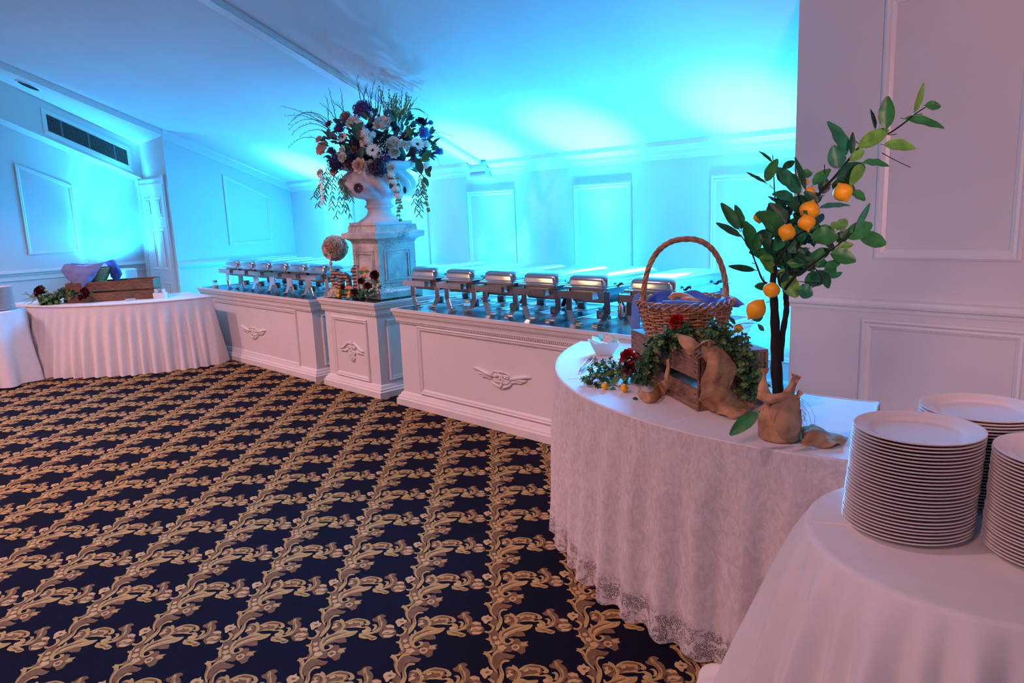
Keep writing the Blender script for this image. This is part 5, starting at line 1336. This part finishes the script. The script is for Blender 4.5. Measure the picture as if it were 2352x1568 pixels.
for i in range(60):
    x = rnd.uniform(1622, 1684); p = gpt(x, 1032 + (x - 1622) * .3, DT - .045); b.tube([p, p + Vector((rnd.uniform(-.003, .003), 0, rnd.uniform(.002, .008)))], .0006, 3)
    x = rnd.uniform(1404, 1466); p = gpt(x, 998 - abs(x - 1435) * .1, DT - .05); b.tube([p, p + Vector((rnd.uniform(-.003, .003), 0, rnd.uniform(.002, .008)))], .0006, 3)
for P in ([(1690, 1190), (1750, 1240), (1785, 1320), (1780, 1380)], [(1680, 1220), (1740, 1290), (1765, 1390)], [(1390, 1220), (1370, 1250), (1380, 1300), (1370, 1350)]):
    b.tube([gpt(x, y, DT - .02) for x, y in P], .0006, 3)
o = b.build('frayed_threads', M_BURL, lt, True); o['kind'] = 'stuff'
def limb(P, r0, r1, m=M_BARK, name='branch', n=7, k=24):
    S_ = spline([Vector(p) for p in P], k); b = MB(); b.tube(S_, [lerp(r0, r1, i / k) * (1 + .08 * sin(i * 1.7)) for i in range(k + 1)], n); return b.build(name, m, lt, True)
limb([PP + Vector((.0, .0, .08)), at(1784, 860, DT), at(1782, 800, DT), at(1780, 740, DT - .01), T7(412, 1380, -.01), T7(405, 1290, 0), T7(415, 1180, .0)], .0185, .0085, name='trunk', n=10)
limb([at(1792, 830, DT + .01), at(1797, 770, DT + .012), at(1806, 715, DT + .01), T7(485, 1385, .01), T7(480, 1310, .01)], .010, .008, name='trunk', n=8)
limb([T7(480, 1315, .01), T7(520, 1200), T7(560, 1050, -.01), T7(600, 880, -.01), T7(680, 750), T7(780, 640), T7(870, 530), T7(950, 440), T7(1090, 390), T7(1200, 315), T7(1260, 265), T7(1330, 220)], .0062, .0014)
limb([T7(410, 1230), T7(440, 1050, .02), T7(500, 900, .02), T7(490, 830, .02), T7(425, 800, .02), T7(412, 650, .02), T7(405, 510, .02)], .0048, .0012)
limb([T7(405, 1290), T7(350, 1270, -.02), T7(310, 1180, -.03), T7(270, 1080, -.03), T7(210, 990, -.02)], .004, .0014)
limb([T7(470, 1330, .01), T7(540, 1240, -.04), T7(640, 1170, -.05), T7(760, 1080, -.04), T7(880, 980, -.02)], .0045, .0014)
limb([T7(420, 1180), T7(480, 1080, -.05), T7(560, 990, -.05), T7(640, 960, -.05)], .004, .0014)
limb([T7(600, 880, -.01), T7(560, 760, .02), T7(545, 640, .03), T7(540, 545, .03)], .003, .001)
limb([T7(650, 1180, -.05), T7(700, 1260, -.05), T7(640, 1310, -.05)], .002, .001)
for a, bb, c, d in ((905, 430, 930, 450), (1100, 390, 1150, 385), (1255, 268, 1305, 265), (715, 570, 718, 620), (385, 690, 410, 715), (280, 1158, 310, 1165), (1060, 500, 1232, 586), (700, 1280, 560, 1270), (350, 1240, 360, 1290), (365, 1395, 385, 1390)):
    limb([T7(a, bb), T7((a + c) / 2, (bb + d) / 2 + 3), T7(c, d)], .0013, .0011, name='twig', n=5, k=6)
LV = '''1255 255 1320 75 38 2;1320 215 1410 222 52 1;1200 295 1442 338 78 1;1085 352 1095 160 80 1;1020 355 1000 230 26 0;920 465 1100 357 78 2;1075 450 1262 472 80 2;840 515 765 300 105 3;875 505 885 375 36 0;800 590 770 455 90 3;870 545 955 480 52 2;945 560 1102 582 92 1;790 650 972 575 105 0;760 690 892 730 105 0;880 735 962 782 64 1;650 690 752 598 70 1;690 830 874 800 52 3;600 715 535 525 40 0;705 745 718 645 64 0;565 745 418 598 110 3;365 668 437 535 62 1;362 680 247 622 30 0;400 555 325 483 28 0;465 592 540 545 40 0;490 845 382 750 46 0;425 775 560 800 58 0;620 770 455 800 62 0;210 1000 62 925 46 0;200 955 98 800 62 1;195 945 124 868 42 0;215 955 188 805 60 1;272 1082 248 905 112 1;455 985 325 850 150 1;480 925 385 800 84 0;300 1085 322 985 54 1;430 1095 330 1020 80 0;295 1202 133 1180 36 0;400 1135 268 1088 90 1;412 1205 320 1130 100 2;470 1165 368 1080 95 0;362 1302 297 1300 44 1;545 1050 430 1105 80 0;565 1205 455 1085 125 0;625 1182 475 1215 105 0;545 1135 632 1085 105 0;638 1012 798 1000 108 1;652 1042 630 978 44 2;668 930 705 865 46 0;790 1032 832 985 66 0;842 1005 1006 922 90 1;900 972 990 798 34 3;925 1005 1092 1042 88 1;790 962 850 895 58 2;762 955 802 912 50 2;792 1072 890 1048 50 2;640 1182 702 1068 78 1;752 1105 902 1150 92 1;640 1172 742 1150 64 3;722 1242 785 1140 68 1;608 1302 732 1215 100 1;752 1248 826 1215 30 3;552 1325 648 1345 86 3;478 1235 548 1365 90 2;440 1225 545 1310 100 0;440 1258 470 1192 46 2;500 1095 552 1030 70 3;600 900 520 1000 90 0;560 860 480 760 80 0;700 760 560 800 70 0;360 960 300 1060 60 0;285 1500 347 1478 44 3;345 1565 318 1530 28 3;640 620 560 640 60 1;500 700 430 610 60 3;940 570 880 680 60 2;520 1260 420 1190 80 0;700 1010 780 1090 70 0;860 960 800 1040 60 0;460 1000 420 1080 70 3;580 1130 650 1210 70 0'''
M_LEAF = [mat('lemon_leaf_dark', (30, 84, 54), .42, var=.25, vscale=30), mat('lemon_leaf', (48, 124, 62), .42, var=.25, vscale=30), mat('lemon_leaf_light', (104, 164, 66), .42, var=.25, vscale=30), mat('lemon_leaf_blue', (40, 124, 86), .42, var=.2, vscale=30)]
rl = random.Random(11)
def tree_leaf(p, q, w, m, n=None, curl=None, nm='leaf', par=lt):
    b = MB(); d = q - p; L_ = d.length; d.normalize()
    n = n or (-FW + Vector((rl.uniform(-.5, .5), rl.uniform(-.5, .5), rl.uniform(0, .7))))
    n = (n - d * n.dot(d)).normalized(); s = d.cross(n); cl = rl.uniform(-.15, .35) if curl is None else curl; ph = rl.uniform(0, 6); vs = []
    NV, NU = 10, 6
    for j in range(NV + 1):
        v = j / NV; ww = w * max(.03, (sin(pi * (.04 + .93 * v ** .85)) ** .75))
        for i in range(NU + 1):
            u = i / NU * 2 - 1
            vs.append(p + d * (L_ * v) + s * (u * ww / 2) + n * (-cl * L_ * v * v * .5 + abs(u) ** 1.5 * ww * .16 + .035 * ww * sin(16 * v + ph) * abs(u)))
    k = NU + 1
    b.add(vs, [(j * k + i, j * k + i + 1, (j + 1) * k + i + 1, (j + 1) * k + i) for j in range(NV) for i in range(NU)])
    b.tube([p - d * L_ * .12, p, p + d * L_ * .5 + n * (-cl * L_ * .125 - .0004)], [.0011, .0012, .0006], 4)
    return b.build(nm, M_LEAF[m], par, True)
for ln in LV.split(';'):
    a, bb, c, d, w, m = [float(x) for x in ln.split()]
    dd = rl.uniform(-.05, .03) if int(m) else rl.uniform(-.02, .05)
    tree_leaf(T7(a, bb, dd * .5), T7(c, d, dd + rl.uniform(-.03, .03)), w * S7 * 1.13, int(m))
for i in range(46):
    a, bb = max(380, min(720, rl.gauss(550, 90))), max(760, min(1210, rl.gauss(990, 110)))
    dd = rl.uniform(-.03, .09); an = rl.uniform(0, 6.28); L_ = rl.uniform(90, 140)
    tree_leaf(T7(a, bb, dd), T7(a + L_ * cos(an), bb + L_ * sin(an) * .8, dd + rl.uniform(-.05, .05)), L_ * rl.uniform(.48, .62) * S7, rl.choice((0, 0, 1, 3)))
for a, bb, r, dv, dd in ((490, 975, 51, (-.25, -.3, -.9), -.075), (608, 918, 51, (.3, -.2, -.9), -.07), (625, 845, 60, (.2, .3, .9), -.03), (825, 735, 58, (.4, .1, -.9), -.03), (398, 1322, 50, (.1, -.6, -.7), -.06), (305, 1437, 58, (-.55, -.6, -1.0), -.03), (325, 885, 38, (0, 0, 1), .02), (625, 735, 34, (.3, .3, .8), .01), (595, 675, 26, (0, 0, 1), .02)):
    lemon(T7(a, bb, dd), r * S7, None, dv, 1.0 if r != 58 or a > 400 else 1.18, lt)
lf = thing('fallen_leaf', 'large glossy green leaf leaning against the left side of the burlap pot', 'leaf', TB(1240, 1430, TZ))
tree_leaf(gpt(1385, 1292, DT - .055), gpt(1196, 1442, DT - .06), 98 / 3.0157 * DT / 1680, 1, -FW + Vector((-.2, 0, .5)), .1, 'leaf_blade', lf)
bs = thing('burlap_scrap', 'frayed scrap of burlap lying on the lace table right of the potted tree', 'burlap', TB(1850, 1480, TZ))
o = patch([[TB(1680, 1395, TZ + .03), TB(1690, 1440, TZ + .02), TB(1690, 1500, TZ + .006)], [TB(1760, 1375, TZ + .02), TB(1760, 1420, TZ + .032), TB(1740, 1505, TZ + .006)], [TB(1850, 1405, TZ + .014), TB(1840, 1440, TZ + .026), TB(1830, 1528, TZ + .006)], [TB(1930, 1440, TZ + .012), TB(1925, 1470, TZ + .016), TB(1915, 1525, TZ + .006)], [TB(2012, 1462, TZ + .008), TB(2015, 1478, TZ + .009), TB(2010, 1492, TZ + .005)]], 20, 40, .010, 8).build('burlap_cloth', M_BURL, bs, True); solid(o, .0016)
b = MB()
for i in range(40):
    p = TB(rl.uniform(1690, 1990), rl.uniform(1490, 1530), TZ + .004); b.tube([p, p + Vector((rl.uniform(-.012, .012), rl.uniform(-.02, .0), .001))], .0005, 3)
o = b.build('frayed_threads', M_BURL, bs); o['kind'] = 'stuff'

# ------------------------------------------------------------------ far left tables
TL = .718
sl = thing('serpentine_table', 'curved buffet table with pleated white skirt at far left under the long wooden crate', 'table', (-8.2, 2.4, 0))
CSL = (-9.12, 3.15)
ol = serp_outline(CSL, 1.5, .8, -92, -1)
b = MB(); skirt(b, ol, .006, TL - .012, .050, .004, seed=4, wl=.105, nv=18, flare=.11); b.build('pleated_skirt', M_CLOTH, sl, True)
b = MB(); b.prism(ol, TL - .012, TL); b.build('cloth_top', M_CLOTH, sl)
b = MB(); b.tube([(p[0], p[1], TL - .012) for p in ol], .011, 6, True); b.build('skirt_band', M_CLOTH, sl, True)
r2x, r2y = -8.66, 1.30
r2 = thing('round_table', 'small round table in white cloth at the far left edge under a plate stack', 'table', (r2x, r2y, 0))
def drape2(u, v):
    th = 2 * pi * u; z = lerp(TL - .008, .012, v); f = .5 + .5 * sin(9 * th + .6 * sin(3 * th)); g_ = smoothstep((1.0 - abs(((th - radians(100) + pi) % (2 * pi)) - pi)) / .5)
    r = .365 + .004 + v ** .9 * (.05 + .09 * f) * (1 - .8 * g_)
    return (r2x + r * cos(th), r2y + r * sin(th), z)
b = MB(); b.grid(drape2, 240, 20, True); b.lathe([(.001, TL), (.345, TL), (.362, TL - .002), (.369, TL - .008)], (r2x, r2y, 0), 240, False); b.build('draped_cloth', M_CLOTH, r2, True)
pl = onz(2, 708, TL)
stack(-8.49, 1.425, TL + .0005, 29, .0074, (0, 0), 'in the far left stack at the picture edge', 'far left stack of plates', 1, 6)

# long crate with slot
M_WOODL = wood_mat('stained_pine', (150, 104, 74), (84, 56, 42), .75, (3, 20, 20))
g5 = lambda a, bb: (a / 5.88, 560 + bb / 5.88)
pa = onz(*g5(950, 805), TL); pb_ = onz(*g5(2090, 735), TL)
du = Vector((pb_.x - pa.x, pb_.y - pa.y, 0)); du.normalize(); dvv = Vector((-du.y, du.x, 0))
if dvv.dot(Vector((FW.x, FW.y, 0))) < 0: dvv = -dvv
def fl5(a, bb, off=0.0): return plane_hit(*g5(a, bb), pa + dvv * off, dvv)
zt = fl5(2080, 470).z - TL
ll_ = (fl5(2080, 600) - pa).dot(du); l0 = (fl5(890, 640) - pa).dot(du)
lc = thing('long_wooden_crate', 'long brown wooden crate with a dark slot along its side on the far left table', 'crate', (pa.x, pa.y, TL))
lc.rotation_euler = (0, 0, math.atan2(du.y, du.x))
sg = 1 if (Vector((-du.y, du.x, 0)).dot(dvv) > 0) else -1
def lbox(nm, x0, x1, y0, y1, z0, z1):
    ya, yb2 = sorted((sg * y0, sg * y1)); o = MB().box((x0, ya, z0), (x1, yb2, z1)).build(nm, M_WOODL, lc, world=False); bevel(o, .002, 1); return o
W_ = .30
for y0 in (0, W_ - .012):
    lbox('side_board', l0, ll_, y0, y0 + .012, .003, zt * .44); lbox('side_board', l0, ll_, y0, y0 + .012, zt * .53, zt)
for x0 in (l0 + .002, ll_ - .018):
    lbox('end_board', x0, x0 + .016, .0125, W_ - .0125, .0, zt * .48); lbox('end_board', x0, x0 + .016, .0125, W_ - .0125, zt * .52, zt - .002)
lbox('bottom_board', l0 + .02, ll_ - .02, .0125, W_ - .0125, .004, .014)
ZL = TL + zt
# basket leaning in the crate, covered with a blue napkin
dL = FW.dot(pa + dvv * .1 - Vector((0, 0, 1.5)))
def N5(a, bb, dd=0.0): return at(*g5(a, bb), dL + dd)
k2 = thing('wicker_basket', 'small wicker basket tilted in the long crate under a blue napkin at far left', 'basket', N5(1330, 520, .05))
b = MB(); e0, e1 = N5(1300, 530, .08), N5(1345, 325, .05); M_WK2 = mat('olive_wicker', (150, 138, 96), .7, var=.3, vscale=60, bump=.4, bscale=300)
for k in range(21):
    t = k / 20; c = e0.lerp(e1, t); r = lerp(.085, .115, t)
    b.tube([(c.x + (r + .003 * sin(12 * 2 * pi * i / 60 + k * pi)) * cos(2 * pi * i / 60), c.y + (r + .003 * sin(12 * 2 * pi * i / 60 + k * pi)) * sin(2 * pi * i / 60), c.z) for i in range(60)], .0055, 5, True)
o = b.build('woven_wall', M_WK2, k2, True); o['kind'] = 'stuff'
b = MB(); b.lathe([(.001, 0), (.08, .0), (.08, .01), (.001, .01)], e0, 20); b.build('basket_base', M_WK2, k2, True)
M_NAP2 = mat('blue_grey_napkin', (118, 136, 196), .85, var=.06, vscale=12, bump=.1, bscale=300, sheen=.2)
n2 = thing('blue_napkin', 'blue napkin with pointed corner hanging over the long crate at far left', 'napkin', N5(1100, 400, -.02))
o = patch([[N5(860, 280, .02), N5(930, 268, .0), N5(1060, 292, -.03), N5(1200, 290, -.05), N5(1400, 258, -.04)], [N5(832, 370, .0), N5(930, 360, -.04), N5(1060, 370, -.09), N5(1200, 370, -.09), N5(1340, 340, -.06)], [N5(880, 430, .0), N5(960, 450, -.05), N5(1060, 460, -.10), N5(1180, 450, -.10), N5(1290, 425, -.06)], [N5(970, 530, -.01), N5(1010, 540, -.06), N5(1070, 545, -.10), N5(1150, 540, -.10), N5(1215, 530, -.06)], [N5(1065, 632, -.05), N5(1080, 636, -.07), N5(1095, 640, -.08), N5(1110, 634, -.08), N5(1130, 628, -.06)]], 28, 28, .006, 2).build('hanging_corner', M_NAP2, n2, True); solid(o, .003)
o = patch([[N5(860, 282, .04), N5(1000, 265, .05), N5(1180, 280, .06), N5(1400, 258, .0)], [N5(900, 275, .16), N5(1060, 280, .14), N5(1230, 275, .14), N5(1420, 250, .08)], [N5(940, 272, .24), N5(1100, 270, .24), N5(1280, 268, .22), N5(1440, 245, .14)]], 20, 12, .006, 2).build('napkin_fold', M_NAP2, n2, True); solid(o, .003)
n3 = thing('blue_napkin', 'bright blue napkin corner hanging behind the small tilted basket at far left', 'napkin', N5(1550, 350, .1))
o = patch([[N5(1400, 258, .02), N5(1440, 270, .0), N5(1480, 330, .05), N5(1490, 440, .10)], [N5(1470, 225, .04), N5(1500, 290, .03), N5(1500, 380, .06), N5(1510, 460, .10)], [N5(1545, 222, .06), N5(1570, 300, .04), N5(1560, 400, .07), N5(1550, 492, .10)], [N5(1600, 310, .09), N5(1625, 350, .08), N5(1620, 430, .09), N5(1600, 490, .10)], [N5(1630, 370, .10), N5(1650, 402, .10), N5(1640, 430, .10), N5(1610, 470, .10)]], 24, 20, .004, 2).build('cloth', mat('royal_blue_napkin', (70, 116, 220), .85, var=.05, bump=.1, bscale=300), n3, True); solid(o, .003)
# roses and greenery
def L5(a, bb, z): return onz(*g5(a, bb), z)
rose('red_rose', 'large deep red rose at the left end of the far garland', N5(545, 650, -.05), .068, M_DRED, (.3, -.7, .5), 'red flowers on the far left table', 'peony')
rose('burgundy_rose', 'dark burgundy rose below the large red rose at far left', N5(590, 735, -.05), .055, M_DRED, (.5, -.8, .1), 'red flowers on the far left table')
rose('red_rosebud', 'tiny red rosebud floating right of the large red rose at far left', N5(700, 690, -.05), .022, M_RED, (.5, -.8, .1), 'red flowers on the far left table')
rose('red_rose', 'crimson rose against the long crate below the napkin point', N5(1160, 665, -.13), .062, M_DRED, (.4, -.8, .2), 'red flowers on the far left table', 'peony')
rose('red_rose', 'crimson rose just below and left of the one at the napkin point', N5(1105, 720, -.14), .045, M_DRED, (.2, -.8, .1), 'red flowers on the far left table')
GL = [N5(600, 800, -.10), N5(700, 770, -.10), N5(800, 740, -.08), N5(880, 700, -.06), N5(960, 690, -.05), N5(1040, 690, -.07)]
garland('boxwood_garland', 'short boxwood garland between the red roses on the far left table', GL, 120, 9, 10, .085, .025)
GL2 = [N5(880, 800, -.06), N5(900, 760, -.06), N5(940, 700, -.05)]
fs = thing('dried_stems', 'thin pale dried stems and sprays fanning left of the large red rose', 'stems', N5(460, 750, -.05))
for P in ([(500, 720), (400, 770), (320, 805)], [(480, 740), (420, 790), (370, 822)], [(470, 750), (430, 800), (400, 815)], [(450, 720), (390, 690), (330, 660)], [(440, 730), (370, 740), (310, 760)], [(390, 690), (360, 660), (345, 645)], [(390, 690), (340, 680), (290, 680)]):
    b = MB(); b.tube([N5(x, y, -.04) for x, y in P], [.003, .0025, .0015], 5); b.build('stem', M_LGREEN, fs, True)
for a, bb in ((480, 720), (620, 600), (650, 640), (470, 690)):
    b = MB(); p = N5(a, bb, -.06); leafblade(b, p, RT * rl.uniform(-1, 1) + Vector((0, 0, rl.uniform(-.3, 1))), -FW, .07, .035, .2, 2, 4); b.build('leaf', M_LGREEN, fs, True)
# white box of packets at the crate end, small glass dish
wb = L5(2170, 735, TL); bx = thing('packet_box', 'low white box of paper packets at the right end of the long crate', 'box', (wb.x, wb.y, TL), radians(45))
b = MB(); b.loft([[(sx * w_, sy * d_, z_) for sx, sy in ((-1, -1), (1, -1), (1, 1), (-1, 1))] for w_, d_, z_ in ((.058, .03, 0), (.062, .033, .06), (.057, .028, .06), (.055, .026, .01))]); b.build('tray', M_PORC, bx, world=False)
bm_ = Matrix.Translation(bx.location) @ Matrix.Rotation(radians(45), 4, 'Z')
for i, (x, lab, col) in enumerate(((-.04, 'white packet at the left of the far box', (236, 236, 232)), (-.012, 'pale green packet second in the far box', (180, 214, 200)), (.016, 'grey packet third in the far box', (150, 158, 160)), (.042, 'white packet at the right of the far box', (224, 230, 236)))):
    o = MB().box((-.018, -.002, -.035), (.018, .002, .035)).build('sugar_packet', mat('packet_paper', col, .7, var=.05, vscale=60)); o.location = bm_ @ Vector((x, .005 * (i % 2), .062)); o.rotation_euler = (.25 - .2 * i, .2 * (-1) ** i, radians(45 + 12 * i)); tag(o, lab, 'packet', 'packets in the far box')
gd = L5(1760, 765, TL); t = thing('glass_dish', 'small clear glass dish on the table edge below the long crate', 'dish', gd)
MB().lathe([(.03, 0), (.045, .006), (.055, .02), (.052, .02), (.042, .009), (.001, .006)], n=24).build('dish_body', M_GLASS, t, True, world=False)
# white draped round stand in the alcove corner, lit from inside the corner
ck = thing('draped_stand', 'white draped round stand glowing in the alcove corner beside the door', 'round table', (-10.45, 3.02, 0))
b = MB(); b.grid(lambda u, v: (-10.45 + (.30 + .02 * v + .012 * v * sin(18 * pi * u)) * cos(2 * pi * u), 3.02 + (.30 + .02 * v + .012 * v * sin(18 * pi * u)) * sin(2 * pi * u), lerp(.90, .005, v)), 144, 12, True)
b.lathe([(.001, .905), (.29, .905), (.30, .90)], (-10.45, 3.02, 0), 144, False); b.build('draped_cloth', M_CLOTH, ck, True)
